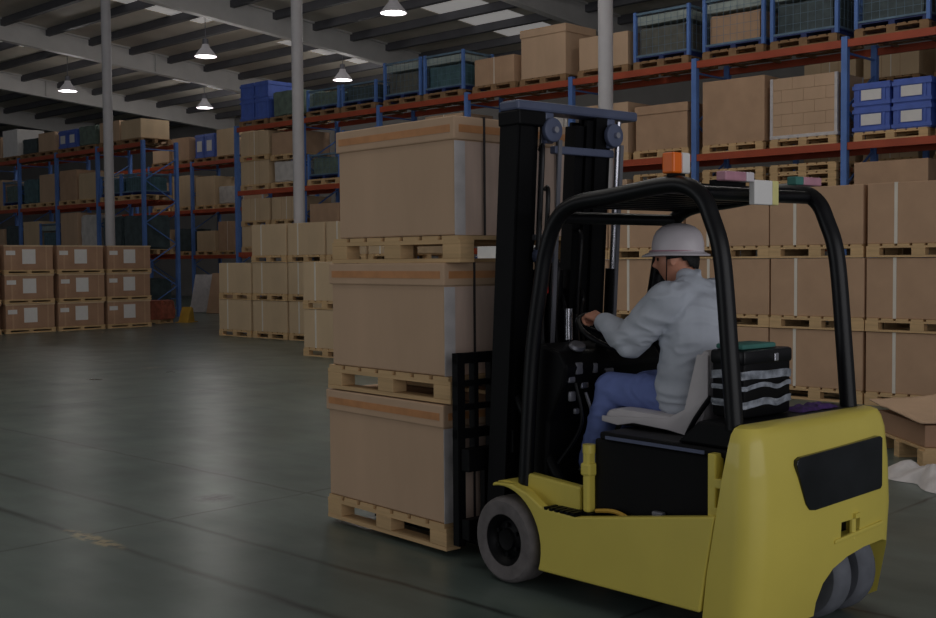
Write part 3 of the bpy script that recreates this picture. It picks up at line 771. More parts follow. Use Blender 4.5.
# counterweight
def cw_ring(z, x0, x1, yf, yr, r, n=8):
    p = [(x0, yf, z)]
    for i in range(n+1):
        a = PI + (PI/2)*i/n; p.append((x0+r+r*math.cos(a), yr+r+r*math.sin(a), z))
    m_ = 6
    for i in range(1, m_):
        t = i/m_; p.append((x0+r+(x1-x0-2*r)*t, yr-.012*math.sin(PI*t), z))
    for i in range(n+1):
        a = 1.5*PI + (PI/2)*i/n; p.append((x1-r+r*math.cos(a), yr+r+r*math.sin(a), z))
    p.append((x1, yf, z)); return [Vector(q) for q in p]
prof = [(.055, .03, 1.05, -1.18, -1.37, .09), (.08, .012, 1.066, -1.19, -1.41, .10), (.30, 0, 1.08, -1.225, -1.45, .11), (.50, 0, 1.08, -1.262, -1.462, .11), (.70, .006, 1.072, -1.295, -1.458, .11),
        (.84, .018, 1.055, -1.318, -1.443, .09), (.89, .028, 1.045, -1.325, -1.430, .085), (.915, .045, 1.028, -1.330, -1.41, .06), (.925, .075, .998, -1.335, -1.385, .035)]
cwo = MB().loft([cw_ring(*p) for p in prof]).build('counterweight', 'yellow', fk)
SW = Matrix(((0, 1, 0, 0), (1, 0, 0, 0), (0, 0, 1, 0), (0, 0, 0, 1)))
def prism_y(poly, y0, y1, bev=0, name='t', m='black', parent=None):
    mb = MB(); mb.prism(poly, y0, y1, bev); bmesh.ops.transform(mb.bm, matrix=SW, verts=mb.bm.verts[:]); return mb.build(name, m, parent)
arch = [(.47, -.1), (.47, .14), (.50, .22), (.56, .275), (.66, .31), (.80, .33), (.96, .335), (1.01, .32), (1.015, -.1)]
cutter = prism_y(arch, -1.7, -1.0); cutter.parent = fk; bpy.context.view_layer.update(); cut(cwo, cutter)
c2 = MB().box(.60, .75, -1.6, -1.385, .40, .47).build('c', 'black', fk); bpy.context.view_layer.update(); cut(cwo, c2)
for p in cwo.data.polygons: p.use_smooth = True
cwo.data.set_sharp_from_angle(angle=math.radians(30))
win = [(.295, .785), (.27, .775), (.265, .755), (.335, .585), (.36, .558), (.40, .552), (.905, .575), (.918, .588), (.918, .80), (.90, .81)]
wo = prism_y(win, -1.4765, -1.44, .003, 'rear_panel', 'window', fk); tag(wo, 'dark smoked rear panel of the counterweight')
mb = MB(); mb.cyl((.71, -1.455, .44), (0, 0, 1), .016, .12, 12); mb.box(.69, .73, -1.485, -1.43, .475, .495); mb.build('tow_pin', 'yellow', fk)
MB().box(.60, .75, -1.40, -1.386, .40, .47).build('tow_recess', 'black', fk)
MB().bar((.55, -1.466, .392), (.94, -1.462, .418), .02, .018, .005).build('bumper_ridge', 'yellow', fk)
# wheels
def wheel(cx, cy, cz, R, W, hub=True, rot=0, mat='rubber'):
    M = Matrix.Translation((cx, cy, cz)) @ Matrix.Rotation(rot, 4, 'Z') @ Matrix.Rotation(PI/2, 4, 'Y')
    t = MB().lathe([(R*.60, -W/2+.004), (R*.66, -W/2), (R*.90, -W/2), (R*.97, -W/2+.012), (R, -W/2+.035), (R, W/2-.035), (R*.97, W/2-.012), (R*.90, W/2), (R*.66, W/2), (R*.60, W/2-.004), (R*.60, -W/2+.004)], M, 48).build('wheel', mat, fk, True)
    MB().lathe([(0, -W/2+.03), (R*.24, -W/2+.02), (R*.26, -W/2+.035), (R*.42, -W/2+.05), (R*.50, -W/2+.02), (R*.595, -W/2+.008), (R*.595, W/2-.008), (0, W/2-.02)], M, 40).build('rim', 'black', t, True)
    for k in range(6):
        a = k*PI/3; mb = MB(); mb.cyl((R*.34*math.cos(a), R*.34*math.sin(a), -W/2+.035), (0, 0, 1), .011, .02, 8)
        bmesh.ops.transform(mb.bm, matrix=M, verts=mb.bm.verts[:]); mb.build('wheel_nut', 'black', t)
    return t
wheel(.085, .035, .215, .215, .16); wheel(.995, .035, .215, .215, .16)
wheel(.665, -1.25, .21, .21, .12, rot=math.radians(-2), mat='rubber_b'); wheel(.86, -1.25, .21, .21, .12, rot=math.radians(-2), mat='rubber_b')
MB().tube([(.62, -1.25, .21), (.90, -1.25, .21)], .03, 14).build('rear_axle', 'black', fk, True)
# overhead guard
def gpath(x): return smooth_path([(x, -.03, .47), (x, -.08, 1.1), (x, -.15, 1.5), (x, -.19, 1.66), (x, -.26, 1.79), (x, -.38, 1.86), (x, -.62, 1.885), (x, -.90, 1.915), (x, -1.03, 1.91), (x, -1.12, 1.86), (x, -1.17, 1.77), (x, -1.225, 1.6), (x, -1.265, 1.2), (x, -1.29, .90)], 7)
og = empty('overhead_guard'); og.parent = fk
for x in (.10, .945): MB().tube(gpath(x), .038, 14).build('guard_rail', 'black_t', og, True)
for i, y in enumerate((-.30, -.37, -.44, -.51, -.58, -.65, -.72, -.79, -.86, -.93, -1.0)): MB().box(.13, .92, y-.014, y+.014, 1.845+.004*i, 1.885+.004*i).build('roof_bar', 'black_t', og)
MB().bar((.525, -.34, 1.875), (.525, -1.0, 1.912), .80, .008).build('roof_sheet', 'black_t', og)
MB().tube([(.12, -1.08, 1.88), (.93, -1.08, 1.88)], .03, 12).build('cross_bar', 'black_t', og, True)
MB().tube([(.12, -.27, 1.80), (.93, -.27, 1.80)], .03, 12).build('cross_bar', 'black_t', og, True)
mr = MB().box(.87, .90, -.30, -.20, 1.52, 1.66, bev=.012).build('mirror', 'black_t', fk); MB().bar((.89, -.22, 1.64), (.94, -.22, 1.70), .012, .012).build('mirror_arm', 'black_t', mr)
MB().tube([(.965, -.14, 1.0), (.965, -.19, 1.66)], .035, 12).build('grab_rail', 'black_t', og, True)
# lamps on the guard
bc = MB().box(.075, .135, -.99, -.925, 1.965, 2.055, bev=.008).build('beacon', 'lens_o', fk); tag(bc, 'orange beacon lens')
MB().box(.137, .19, -.99, -.925, 1.965, 2.055, bev=.008).build('lamp_housing', 'paper', bc)
MB().box(.09, .17, -.975, -.94, 1.94, 1.966).build('bracket', 'black', bc)
l1 = MB().box(.155, .30, -1.20, -1.15, 1.925, 1.965, bev=.006).build('tail_lamp', 'pink', fk); MB().box(.30, .355, -1.20, -1.15, 1.925, 1.965, bev=.005).build('lens', 'hat', l1)
pl = MB().box(.355, .485, -1.20, -1.17, 1.83, 1.935, bev=.004).build('number_board', 'paper', fk); MB().box(.487, .53, -1.20, -1.17, 1.83, 1.935, bev=.004).build('edge_strip', 'pale_yel', pl)
l2 = MB().box(.72, .86, -1.20, -1.15, 1.925, 1.962, bev=.006).build('tail_lamp', 'pink', fk); MB().box(.66, .72, -1.20, -1.15, 1.925, 1.962, bev=.005).build('lens', 'greencloth', l2)
mb = MB(); mb.box(.15, .36, -1.15, -1.12, 1.91, 1.93); mb.build('lamp_bracket', 'black', fk)
# mast: leans back, bottom y .24 -> top y .10
def my(z): return .25 - .15*(z/2.4)
def mbar(name, x, z0, z1, w_, d_, m='black', dy=0):
    return MB().bar((x, my(z0)+dy, z0), (x, my(z1)+dy, z1), w_, d_).build(name, m, mast)
mast = empty('mast'); mast.parent = fk; mast.location = (.035, 0, 0)
for x, s in ((.105, 1), (.755, -1)):
    for nm, xo, dy, z1 in (('outer_rail', 0, 0, 2.36), ('inner_rail', .05*s, .02, 2.33)):
        mb = MB(); z0 = .07 if nm == 'outer_rail' else .10; X = x+xo
        def seg(xa, ya, w_, d_):
            mb.bar((xa, my(z0)+dy+ya, z0), (xa, my(z1)+dy+ya, z1), w_, d_)
        a = Vector((X, my(z0)+dy, z0))
        # C-channel: web + two flanges
        for xa, ya, wx, wy in ((0, 0, .022, .13), (.05*s, -.055, .10, .02), (.05*s, .055, .10, .02)):
            lo = [(X+xa-wx/2, my(z0)+dy+ya-wy/2, z0), (X+xa+wx/2, my(z0)+dy+ya-wy/2, z0), (X+xa+wx/2, my(z0)+dy+ya+wy/2, z0), (X+xa-wx/2, my(z0)+dy+ya+wy/2, z0)]
            hi = [(p[0], p[1]+my(z1)-my(z0), z1) for p in lo]
            b3 = MB().loft([[Vector(p) for p in lo], [Vector(p) for p in hi]]); mb.merge(b3.bm)
        mb.build(nm, 'black', mast)
mb = MB()
lo = [(.54, my(.1)-.03, .1), (.60, my(.1)-.03, .1), (.60, my(.1)+.05, .1), (.54, my(.1)+.05, .1)]; hi = [(p[0], p[1]+my(2.3)-my(.1), 2.3) for p in lo]
mb.loft([[Vector(p) for p in lo], [Vector(p) for p in hi]]); mb.build('hose_guide', 'black', mast)
MB().box(.085, .97, .03, .17, 2.345, 2.395, bev=.012).build('top_beam', 'bluegrey', mast)
MB().box(.085, .27, .02, .18, 2.27, 2.345, bev=.008).build('top_bracket', 'black', mast)
MB().box(.34, .78, .03, .07, 2.14, 2.18, bev=.006).build('tie_bar', 'bluegrey', mast)
MB().box(.12, .82, .12, .18, .62, .74, bev=.006).build('lower_tie_bar', 'black', mast)
for x in (.31, .765):
    MB().cyl((x, .02, 2.255), (0, 1, 0), .062, .03, 28, .006).build('chain_sheave', 'bluegrey', mast, True)
    MB().cyl((x, .0, 2.255), (0, 1, 0), .016, .03, 12).build('axle', 'chrome', mast, True)
    MB().box(x-.03, x+.03, .035, .07, 2.19, 2.345, bev=.008).build('sheave_bracket', 'bluegrey', mast)
    mb = MB()
    n = 60
    for k in range(n):
        z = 1.0+(2.2-1.0)*k/n; mb.box(x-.012, x+.012, my(z)-.155, my(z)-.147, z, z+.0205)
    mb.build('chain', 'steel', mast)
for x in (.30, .86):
    MB().tube([(x, my(.15)-.03, .15), (x, my(1.55)-.03, 1.55)], .036, 16).build('lift_cylinder', 'black', mast, True)
    MB().tube([(x, my(1.55)-.03, 1.55), (x, my(2.34)-.03, 2.34)], .016, 12).build('piston_rod', 'chrome', mast, True)
MB().tube([(.44, my(.15), .15), (.44, my(1.55), 1.55)], .055, 20).build('free_lift_cylinder', 'black', mast, True)
MB().box(.28, .62, .17, .21, .12, 1.45, bev=.01).build('hose_cover', 'black', mast)
for i, (x, y0, z1) in enumerate(((.25, -.09, 2.1), (.27, -.12, 1.9), (.44, -.10, 1.35), (.52, -.11, 1.25), (.24, -.10, 1.6), (.36, -.08, 1.75), (.37, -.11, 1.55), (.56, -.08, 1.7), (.60, -.07, 1.4))):
    MB().tube(smooth_path([(x, my(.3)+y0, .35), (x+.01, my(.9)+y0-.03, .9), (x-.01, my(1.3)+y0, 1.3), (x, my(z1)+y0, z1), (x+.03, my(z1)+y0+.05, z1+.06)]), .012, 8).build('hydraulic_hose', 'black_t', mast, True)
# small fittings added to suggest reflections and clutter on the mast
MB().cyl((.27, .05, 1.62), (0, 1, .2), .05, .07, 18, .008).build('hose_reel', 'bluegrey', mast, True)
MB().box(.24, .31, .07, .13, 1.70, 1.73, bev=.004).build('clamp', 'steel', mast)
MB().box(.26, .29, .03, .05, 1.43, 1.47, bev=.004).build('reflector', 'red', mast)
MB().cyl((.40, .0, 1.27), (0, 0, 1), .022, .16, 14).build('valve_tube', 'chrome', mast, True)
for x, y, z, r in ((.40, -.02, 1.10, .022), (.30, 0.0, .86, .02), (.42, -.04, .60, .025), (.44, -.04, .53, .022)): MB().cyl((x, y, z), (1, .3, .2), r, .04, 12, .004).build('fitting', 'chrome', mast, True)
MB().box(.385, .43, -.05, -.02, .86, .89, bev=.004).build('fitting', 'red', mast)
for x in (.2, .88): MB().tube([(x, -.22, .46), (x, my(.9)-.06, .9)], .028, 14).build('tilt_cylinder', 'black', fk, True)
# carriage, load backrest and forks
car = empty('fork_carriage'); car.parent = fk
MB().box(.06, 1.02, .36, .42, .14, .25, bev=.006).build('lower_bar', 'black', car)
MB().box(.06, 1.02, .36, .42, .50, .62, bev=.006).build('upper_bar', 'black', car)
for x in (.26, .68): MB().box(x, x+.05, .27, .37, .12, .70, bev=.005).build('side_plate', 'black', car)
lb = MB()
for z, h in ((1.06, .055), (.94, .03), (.815, .03), (.665, .05)): lb.box(.05, 1.03, .435, .47, z, z+h)
for x in (.05, .165, .28, .395, .51, .625, .74, .855, .98): lb.box(x, x+(.05 if x in (.05, .98) else .028), .43, .475, .10 if x in (.05, .98) else .50, 1.115)
lb.build('load_backrest', 'black', car)
for x in (.27, .72):
    mb = MB(); mb.box(x, x+.11, .475, .515, .052, .60, bev=.004); mb.prism([(.475, .052), (.475, .092), (1.45, .078), (1.5, .066), (1.5, .054)], x, x+.11, .002)
    mb.build('fork', 'black', car)
# dashboard, steering, levers
MB().prism([(-.10, .43), (-.12, .80), (-.22, .98), (-.25, 1.08), (-.20, 1.15), (-.06, 1.19), (.04, 1.10), (.06, .43)], .17, .88, .015).build('dashboard', 'black', fk)
st = MB().tube([(.50, -.10, 1.08), (.50, -.21, 1.22)], .028, 14).build('steering_column', 'black', fk, True)
WC = Vector((.50, -.22, 1.235)); WN = Vector((0, -.5, .86)).normalized(); wx = Vector((1, 0, 0)); wy = WN.cross(wx).normalized()
MB().tube([WC+wx*(.165*math.cos(a))+wy*(.165*math.sin(a)) for a in [2*PI*k/40 for k in range(40)]], .014, 10, True).build('steering_wheel', 'black_t', fk, True)
for a in (30, 150, 270):
    a = math.radians(a); MB().tube([WC-WN*.02, WC+wx*(.16*math.cos(a))+wy*(.16*math.sin(a))], .010, 8).build('spoke', 'black_t', st, True)
for i, x in enumerate((.70, .76, .82)):
    lv = MB().tube([(x, -.14, 1.12), (x, -.20, 1.25)], .007, 8).build('lever', 'chrome', fk, True); MB().lathe([(0, -.02), (.016, -.012), (.018, .004), (0, .02)], Matrix.Translation((x, -.205, 1.26)), 12).build('knob', 'black_t', lv, True)
MB().lathe([(0, 0), (.055, 0), (.06, .012), (.05, .03), (0, .034)], Matrix.Translation((.30, -.19, 1.165)) @ Matrix.Rotation(math.radians(35), 4, 'X') @ Matrix.Diagonal((.85, .6, .8, 1)), 24).build('display', 'steel', fk, True)
for x, y, z, w_, h_ in ((.24, -.235, 1.10, .05, .06), (.21, -.225, .96, .04, .05), (.44, -.245, 1.06, .06, .04), (.36, -.24, 1.09, .03, .05), (.27, -.20, .87, .03, .03)):  # pale bits added in place of reflections and clutter on the dashboard
    MB().box(x, x+w_, y-.012, y+.01, z-h_, z, bev=.007).build('dash_fitting', 'steel', fk, True)
for i, (a_, b_) in enumerate((((.20, -.16, .60), (.24, -.24, 1.0)), ((.34, -.17, .55), (.30, -.25, .95)), ((.46, -.16, .6), (.42, -.26, 1.05)))):
    MB().tube(smooth_path([a_, ((a_[0]+b_[0])/2+.03, -.27, (a_[2]+b_[2])/2), b_]), .009, 8).build('cable', 'steel' if i == 1 else 'black_t', fk, True)
MB().box(.20, .25, -.235, -.20, 1.0, 1.06, bev=.008).build('switch_box', 'steel', fk)
MB().box(.30, .35, -.225, -.19, .965, 1.0, bev=.006).build('key_panel', 'chrome', fk)
# seat with white cover
MB().prism([(-1.0, .817), (-1.0, .845), (-.46, .845), (-.44, .817)], .28, .74, .01).build('seat_base', 'black', fk)
sc_ = MB(); sc_.prism([(-.42, .825), (-.40, .85), (-.42, .885), (-.50, .90), (-.82, .89), (-.90, .93), (-.94, 1.08), (-.965, 1.17), (-.985, 1.20), (-1.02, 1.20), (-1.04, 1.16), (-1.03, 1.02), (-1.0, .90), (-.96, .84)], .27, .75, .02)
so = sc_.build('seat', 'seatc', fk, True); tag(so, 'white cloth covered seat')
mb = MB(); mb.prism([(-.40, .83), (-.40, .855), (-.80, .88), (-.90, .93), (-.97, 1.18), (-1.03, 1.18), (-1.03, .99), (-.98, .83), (-.90, .817), (-.80, .83), (-.6, .84), (-.5, .82)], .255, .268, .003)
mb.build('seat_cover_flap', 'seatc', fk, True)
MB().tube(smooth_path([(.25, -.92, .82), (.235, -.98, .90), (.25, -1.05, 1.0)]), .012, 8).build('seat_belt', 'black', fk)

# things lying on the rear deck
eb = empty('storage_box', fw(.385, -1.165, .924), FR, 'black storage box with clear plastic wrapping on the forklift rear deck', 'box')
MB().box(-.17, .17, -.085, .085, 0, .285, bev=.02).build('body', 'black', eb, True)
MB().box(-.175, .175, -.09, .09, .225, .29, bev=.015).build('lid', 'black_t', eb, True)
MB().box(.03, .06, -.098, -.088, .235, .27, bev=.004).build('latch', 'chrome', eb)
def wrapband(z, h, s):
    mb = MB(); N_ = 60; rings = []
    for zi in range(5):
        ring = []
        for k in range(N_):
            a = 2*PI*k/N_; cx_ = math.cos(a); cy_ = math.sin(a); m_ = max(abs(cx_)/.176, abs(cy_)/.091)
            x = cx_/m_; y = cy_/m_; nn = noise.noise(Vector((x*14, y*14, z*30+zi+s)))*.009
            ring.append(Vector((x*(1+nn*2), y*(1+nn*4), z+h*zi/4+noise.noise(Vector((x*9, y*9, s)))*.02)))
        rings.append(ring)
    mb.loft(rings, False); return mb.build('plastic_band', 'film', eb, True)
wrapband(.165, .035, 1); wrapband(.125, .02, 4); wrapband(.05, .03, 9)
gc = MB().box(-.16, .08, -.07, .07, 0, .022, bev=.008).build('cloth', 'greencloth', None, True)
gc.location = fw(.385, -1.165, 1.2155); gc.rotation_euler = (0, 0, FR); tag(gc, 'folded green cloth on top of the black storage box', 'cloth')
def cloth_patch(u, v):
    x = (u-.5)*.30; y = (v-.5)*.10
    e = min(u, 1-u, v, 1-v); return Vector((x+.01*noise.noise(Vector((y*30, 1, 0))), y+.012*noise.noise(Vector((x*20, 0, 0))), .003+min(1, e*6)*(.018+.016*noise.noise(Vector((x*28, y*28, 3))))))
mb = MB(); mb.grid(cloth_patch, 40, 14); o = mb.build('cloth', 'purple', None, True)
o.location = fw(.72, -1.24, .923); o.rotation_euler = (0, 0, FR); tag(o, 'crumpled purple cloth on the forklift behind the storage box', 'cloth')

# ================================================================== LOAD ON THE FORKS (bottom to top)
def load_carton(W, L, H, tape=True):
    r = empty('carton')
    MB().box(-W/2, W/2, -L/2, L/2, 0, H-.03, bev=.008).build('body', 'carton', r)
    ld = MB().box(-W/2-.014, W/2+.014, -L/2-.014, L/2+.014, H-.125, H, bev=.008).build('lid', 'carton', r)
    if tape:
        MB().box(-W/2-.0165, -W/2-.0135, -L/2+.02, L/2-.02, H-.085, H-.045).build('tape', 'tape', ld)
        MB().box(-W/2+.02, W/2-.02, -L/2-.0165, -L/2-.0135, H-.085, H-.045).build('tape', 'tape', ld)
    for x in (-W*.5+.20, W*.5-.20):
        mb = MB()
        mb.box(x-.007, x+.007, -L/2-.020, -L/2-.016, -.002, H+.004); mb.box(x-.007, x+.007, L/2+.016, L/2+.020, -.002, H+.004); mb.box(x-.007, x+.007, -L/2-.02, L/2+.02, H+.001, H+.004)
        mb.build('strap', 'strap_b', r)
    MB().box(-W/2-.004, -W/2+.07, -L/2-.0065, -L/2-.003, 0, H-.13).build('corner_tape', 'wrap', r)
    fl = MB().box(-W/2+.002, W/2-.002, -L/2-.0028, -L/2-.0005, 0, H-.13).build('plastic_film', 'side_film', r)
    return r
# (base height, name, carton centre y, carton length, carton height, pallet centre y, extra yaw)
spec = [(.03, 'bottom', 1.195, 1.12, .645, 1.195, 0), (.83, 'middle', 1.17, 1.06, .612, 1.17, 1.0), (1.59, 'top', 1.085, 1.04, .63, 1.10, 2.0)]
PL = empty('pallet'); pallet_mesh_parts(1.16, 1.0, PL, 'wood', True)
for i, (z, nm, cy_, L_, H, py_, dr) in enumerate(spec):
    pr = PL if i == 0 else copy_tree(PL)
    pr.location = fw(.615, py_, z); pr.rotation_euler = (0, 0, FR+math.radians(dr))
    tag(pr, 'pale wooden pallet under the %s carton on the forklift forks' % nm, 'pallet', 'pallets of the forklift load')
    c = load_carton(.97, L_, H)
    c.location = fw(.605, cy_, z+.1465); c.rotation_euler = (0, 0, FR+math.radians(dr))
    tag(c, 'large lidded brown carton, %s of the three stacked on the forklift forks' % nm, 'carton', 'cartons of the forklift load')

# ================================================================== DRIVER
def capsule(mb, a, b, ra, rb, sx=1.0, n=20):
    a = Vector(a); b = Vector(b); d = b-a; L = max(d.length, 1e-5); t = d/L
    ref = Vector((1, 0, 0)) if abs(t.x) < .9 else Vector((0, 1, 0))
    u = (ref - t*ref.dot(t)).normalized(); v = t.cross(u)
    prof = []
    for k in range(7): al = PI/2*(1-k/6); prof.append((-ra*math.sin(al), ra*math.cos(al)))
    for k in range(7): al = PI/2*(k/6); prof.append((L+rb*math.sin(al), rb*math.cos(al)))
    b2 = bmesh.new(); rings = []
    for s_, r_ in prof:
        if r_ < 1e-4: rings.append([b2.verts.new(a+t*s_)])
        else: rings.append([b2.verts.new(a+t*s_+u*(sx*r_*math.cos(2*PI*j/n))+v*(r_*math.sin(2*PI*j/n))) for j in range(n)])
    for A, B in zip(rings, rings[1:]):
        for j in range(n):
            f = [A[j % len(A)], A[(j+1) % len(A)], B[(j+1) % len(B)], B[j % len(B)]]; f = [q for i_, q in enumerate(f) if q not in f[:i_]]
            if len(f) > 2: b2.faces.new(f)
    bmesh.ops.recalc_face_normals(b2, faces=b2.faces[:]); mb.merge(b2)
def remeshed(mb, name, mat, parent, vox, smooth_it=4, wr=0, wscale=8, seed=0):
    o = mb.build(name, mat, parent)
    m = o.modifiers.new('r', 'REMESH'); m.mode = 'VOXEL'; m.voxel_size = vox; m.use_smooth_shade = True
    s = o.modifiers.new('s', 'SMOOTH'); s.iterations = smooth_it; s.factor = .5
    apply_mods(o)
    if wr:
        me = o.data; ns = [v.normal.copy() for v in me.vertices]
        for v, nn in zip(me.vertices, ns):
            p = v.co
            q = Vector((p.x*wscale, p.y*wscale, p.z*wscale*1.8+seed))
            w1 = noise.noise(q + noise.noise_vector(q*.6)*1.2); v.co = p + nn*(wr*(1-2*abs(w1)*1.6))
    for p in o.data.polygons: p.use_smooth = True
    return o
J = dict(pel=(.5, -.78, .98), sp=(.5, -.77, 1.14), ch=(.5, -.765, 1.32), nb=(.5, -.745, 1.455), nk=(.5, -.735, 1.53),
         ls=(.325, -.745, 1.41), le=(.285, -.55, 1.215), lw=(.345, -.325, 1.305), rs=(.665, -.74, 1.415), re=(.735, -.56, 1.20), rw=(.67, -.34, 1.275),
         lh=(.42, -.78, .965), lk=(.375, -.35, .975), la=(.37, -.20, .55), rh=(.60, -.78, .965), rk=(.64, -.36, .97), ra=(.63, -.20, .55))
HC = Vector((.5, -.655, 1.60)); HY = math.radians(22)
HM = Matrix.Translation(HC) @ Matrix.Rotation(HY, 4, 'Z') @ Matrix.Rotation(math.radians(-8), 4, 'X')
def head_bm():
    b2 = bmesh.new(); bmesh.ops.create_icosphere(b2, subdivisions=5, radius=1)
    def g(p, c, s): return math.exp(-sum(((p[i]-c[i])/s[i])**2 for i in range(3)))
    for v in b2.verts:
        d = v.co.copy(); x, y, z = d.x*.076, d.y*.096, d.z*.115
        if z < 0:
            t = -z/.115; x *= 1-.30*t**1.5; y = y*(1-.12*t) + .014*t
            if y < 0: y *= 1-.25*t
        if y > .03: x *= 1-.10*((y-.03)/.066)
        p = (x, y, z)
        y += .026*g(p, (0, .095, -.018), (.012, .04, .016)) + .012*g(p, (0, .095, .004), (.009, .04, .022))   # nose
        y += .007*g(p, (0, .093, .030), (.045, .04, .010))                                           # brow
        y -= .010*g(p, (.030, .085, .010), (.014, .04, .011)) + .010*g(p, (-.030, .085, .010), (.014, .04, .011))  # eye sockets
        y += .007*g(p, (0, .09, -.052), (.022, .04, .005)) + .006*g(p, (0, .09, -.064), (.018, .04, .005)) - .005*g(p, (0, .09, -.058), (.02, .04, .0025))
        y += .010*g(p, (0, .085, -.092), (.020, .04, .016))                                          # chin
        x += (1 if x > 0 else -1)*.005*g(p, ((.06 if x > 0 else -.06), .05, -.015), (.02, .03, .02))  # cheek
        v.co = Vector((x, y, z))
    bmesh.ops.transform(b2, matrix=HM, verts=b2.verts[:]); return b2
body = MB()
body.merge(head_bm())
for s_ in (-1, 1):      # ears
    b2 = bmesh.new(); bmesh.ops.create_uvsphere(b2, u_segments=16, v_segments=12, radius=1)
    for v in b2.verts:
        x, y, z = v.co; rr = math.hypot(y, z)
        v.co = Vector((x*.009 - s_*0*rr + s_*(.004*(rr > .75)), y*.018*(1-.25*max(0, -z)), z*.031))
    bmesh.ops.transform(b2, matrix=HM @ Matrix.Translation((s_*.078, -.008, -.006)) @ Matrix.Rotation(s_*math.radians(-18), 4, 'Z') @ Matrix.Rotation(math.radians(12), 4, 'X'), verts=b2.verts[:]); body.merge(b2)
def limb(mb, names, radii, sx=1.0):
    for (a, b), (ra_, rb_) in zip(zip(names, names[1:]), zip(radii, radii[1:])):
        capsule(mb, J[a] if isinstance(a, str) else a, J[b] if isinstance(b, str) else b, ra_, rb_, sx)
limb(body, ['pel', 'sp', 'ch'], [.12, .11, .115], 1.25)
capsule(body, J['ch'], J['nb'], .10, .055, 1.3); capsule(body, J['nb'], HM @ Vector((0, -.025, -.05)), .058, .053)
limb(body, ['ls', 'le', 'lw'], [.055, .042, .028]); limb(body, ['rs', 're', 'rw'], [.055, .042, .028])
capsule(body, J['nb'], J['ls'], .05, .055); capsule(body, J['nb'], J['rs'], .05, .055)
limb(body, ['lh', 'lk', 'la'], [.085, .058, .038]); limb(body, ['rh', 'rk', 'ra'], [.085, .058, .038])
def hand(mb, W_, d, n, side):
    """W_ wrist, d towards fingers, n palm normal, side = +1 if the thumb is on +s"""
    W_ = Vector(W_); d = Vector(d).normalized(); n = Vector(n); n = (n-d*n.dot(d)).normalized(); s_ = d.cross(n)*side
    capsule(mb, W_, W_+d*.035, .026, .024)
    for o_ in (-.028, -.01, .01, .027): capsule(mb, W_+d*.02+s_*(o_*.6), W_+d*.082+s_*o_, .015, .0135)
    ln = {.030: (.040, .024, .018), .010: (.044, .027, .019), -.010: (.041, .025, .018), -.029: (.033, .019, .016)}
    for o_, (l1_, l2_, l3_) in ln.items():
        p = W_+d*.085+s_*o_
        for l_, ang_, r0, r1 in ((l1_, 48, .0105, .0098), (l2_, 112, .0096, .009), (l3_, 160, .0088, .0078)):
            a_ = math.radians(ang_); q = p+(d*math.cos(a_)+n*math.sin(a_))*l_; capsule(mb, p, q, r0, r1, n=12); p = q
    p = W_+d*.025+s_*.025
    for v_, r0, r1 in ((d*.030+s_*.020+n*.012, .014, .012), (d*.022+s_*.006+n*.022, .0115, .0105), (d*.010-s_*.004+n*.022, .010, .0085)):
        q = p+v_; capsule(mb, p, q, r0, r1, n=12); p = q
hand(body, J['lw'], (0.0, .86, .30), (.25, .30, -.85), -1)
hand(body, J['rw'], (-.15, .86, .12), (-.25, .30, -.85), 1)
person = remeshed(body, 'person', 'skin', None, .005, 2)
person.location = FG; person.rotation_euler = (0, 0, FR)
tag(person, 'person in white helmet, grey-blue jacket and blue trousers seated driving the forklift', 'person')
for s_ in (-1, 1):
    e = MB().lathe([(0, -.0115), (.007, -.009), (.0115, 0), (.007, .009), (0, .0115)], HM @ Matrix.Translation((s_*.030, .076, .009)), 16).build('eye', 'hair', person, True)
# hair: short cap under the helmet down to the nape
b2 = bmesh.new(); bmesh.ops.create_icosphere(b2, subdivisions=4, radius=1)
for v in b2.verts:
    x, y, z = v.co.x*.0815, v.co.y*.102, v.co.z*.120
    v.co = Vector((x, y, z))
dead = [v for v in b2.verts if (v.co.z < (.035 if v.co.y > .0 else .035+v.co.y*1.15)) and not (abs(v.co.x) > .05 and -.02 < v.co.y < .028 and v.co.z > -.005)]
bmesh.ops.delete(b2, geom=dead, context='VERTS')
for v in b2.verts:
    v.co += v.co.normalized()*(.003*noise.noise(v.co*60)+.001)
bmesh.ops.transform(b2, matrix=HM, verts=b2.verts[:]); mb = MB(); mb.merge(b2); hr = mb.build('hair', 'hair', person, True)
s = hr.modifiers.new('s', 'SOLIDIFY'); s.thickness = .006; s.offset = 1; apply_mods(hr)
# helmet
def helmet():
    rings = []; N_ = 48
    for f_, z in ((1.22, .020), (1.23, .026), (1.10, .034), (1.0, .040), (1.0, .052), (.985, .085), (.93, .115), (.83, .140), (.66, .160), (.42, .173), (.18, .178), (.03, .179)):
        ring = []
        for k in range(N_):
            a = 2*PI*k/N_; x = .112*f_*math.cos(a); y = .134*f_*math.sin(a)
            if f_ > 1.15: y += .022*max(0, math.sin(a))**2; zz = z - .012*max(0, math.sin(a))**2
            else: zz = z
            ring.append(Vector((x, y-.005, zz + (.004*math.exp(-(x/.018)**2) if f_ < .99 else 0))))
        rings.append(ring)
    return MB().loft(rings, True)
hm = helmet(); bmesh.ops.transform(hm.bm, matrix=HM @ Matrix.Translation((0, 0, -.002)) @ Matrix.Rotation(math.radians(9), 4, 'X') @ Matrix.Diagonal((.93, .93, .93, 1)), verts=hm.bm.verts[:])
hh = hm.build('helmet', 'hat', person, True); tag(hh, 'white safety helmet with a small brim')
ring = [HM @ Vector((  .1045*math.cos(a), -.005+.126*math.sin(a), .038+.018*math.sin(a))) for a in [2*PI*k/48 for k in range(48)]]
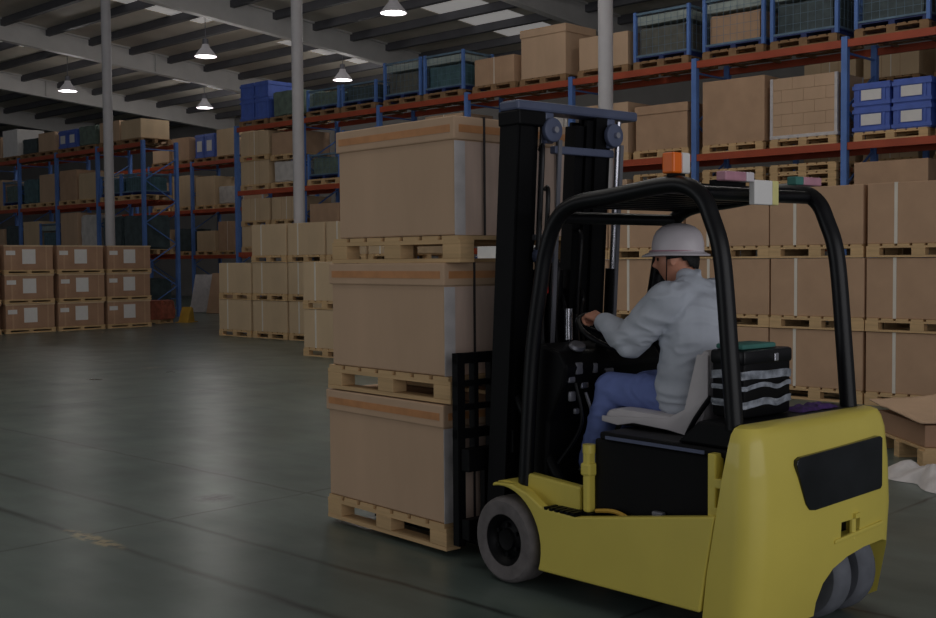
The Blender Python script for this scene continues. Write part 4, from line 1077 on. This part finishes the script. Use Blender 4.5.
MB().tube(ring, .003, 6, True).build('helmet_band', 'pink', hh, True)
sp_ = [HM @ Vector((-.079, .02, .02)), HM @ Vector((-.078, .03, -.045)), HM @ Vector((-.045, .05, -.10)), HM @ Vector((0, .06, -.118)), HM @ Vector((.045, .05, -.10)), HM @ Vector((.078, .03, -.045)), HM @ Vector((.079, .02, .02))]
MB().tube(smooth_path(sp_), .003, 6).build('chin_strap', 'black', hh, True)
# jacket
jk = MB()
capsule(jk, (.5, -.765, .99), (.5, -.775, 1.13), .168, .155, 1.22); capsule(jk, (.5, -.775, 1.13), (.5, -.77, 1.31), .155, .150, 1.25)
capsule(jk, (.5, -.765, 1.33), (.5, -.745, 1.455), .140, .080, 1.35); capsule(jk, (.5, -.745, 1.45), (.5, -.73, 1.495), .076, .068)
for a_, b_, c_ in (('ls', 'le', 'lw'), ('rs', 're', 'rw')):
    capsule(jk, (.5, -.755, 1.41), J[a_], .085, .085); capsule(jk, J[a_], J[b_], .090, .076); e_ = Vector(J[b_]); w_ = Vector(J[c_])
    capsule(jk, e_, e_+(w_-e_)*.90, .076, .048)
jo = remeshed(jk, 'jacket', 'jacket', person, .007, 5, .009, 7, 2)
# trousers
tr = MB()
capsule(tr, (.43, -.765, .955), (.59, -.765, .955), .085, .085)
for h_, k_, a_ in (('lh', 'lk', 'la'), ('rh', 'rk', 'ra')):
    capsule(tr, Vector(J[h_])+Vector((0, .05, 0)), J[k_], .090, .078); k0 = Vector(J[k_]); a0 = Vector(J[a_]); capsule(tr, k0, k0+(a0-k0)*.88, .078, .060)
remeshed(tr, 'trousers', 'jeans', person, .008, 6, .0045, 8, 5)
for s_, a_ in (('l', 'la'), ('r', 'ra')):
    a0 = Vector(J[a_]); sh = MB(); capsule(sh, a0+Vector((0, -.03, -.07)), a0+Vector((0, .12, -.075)), .042, .036, 1.05); capsule(sh, a0+Vector((0, -.02, -.06)), a0+Vector((0, -.01, .0)), .045, .046)
    remeshed(sh, 'shoe', 'black', person, .006, 3)
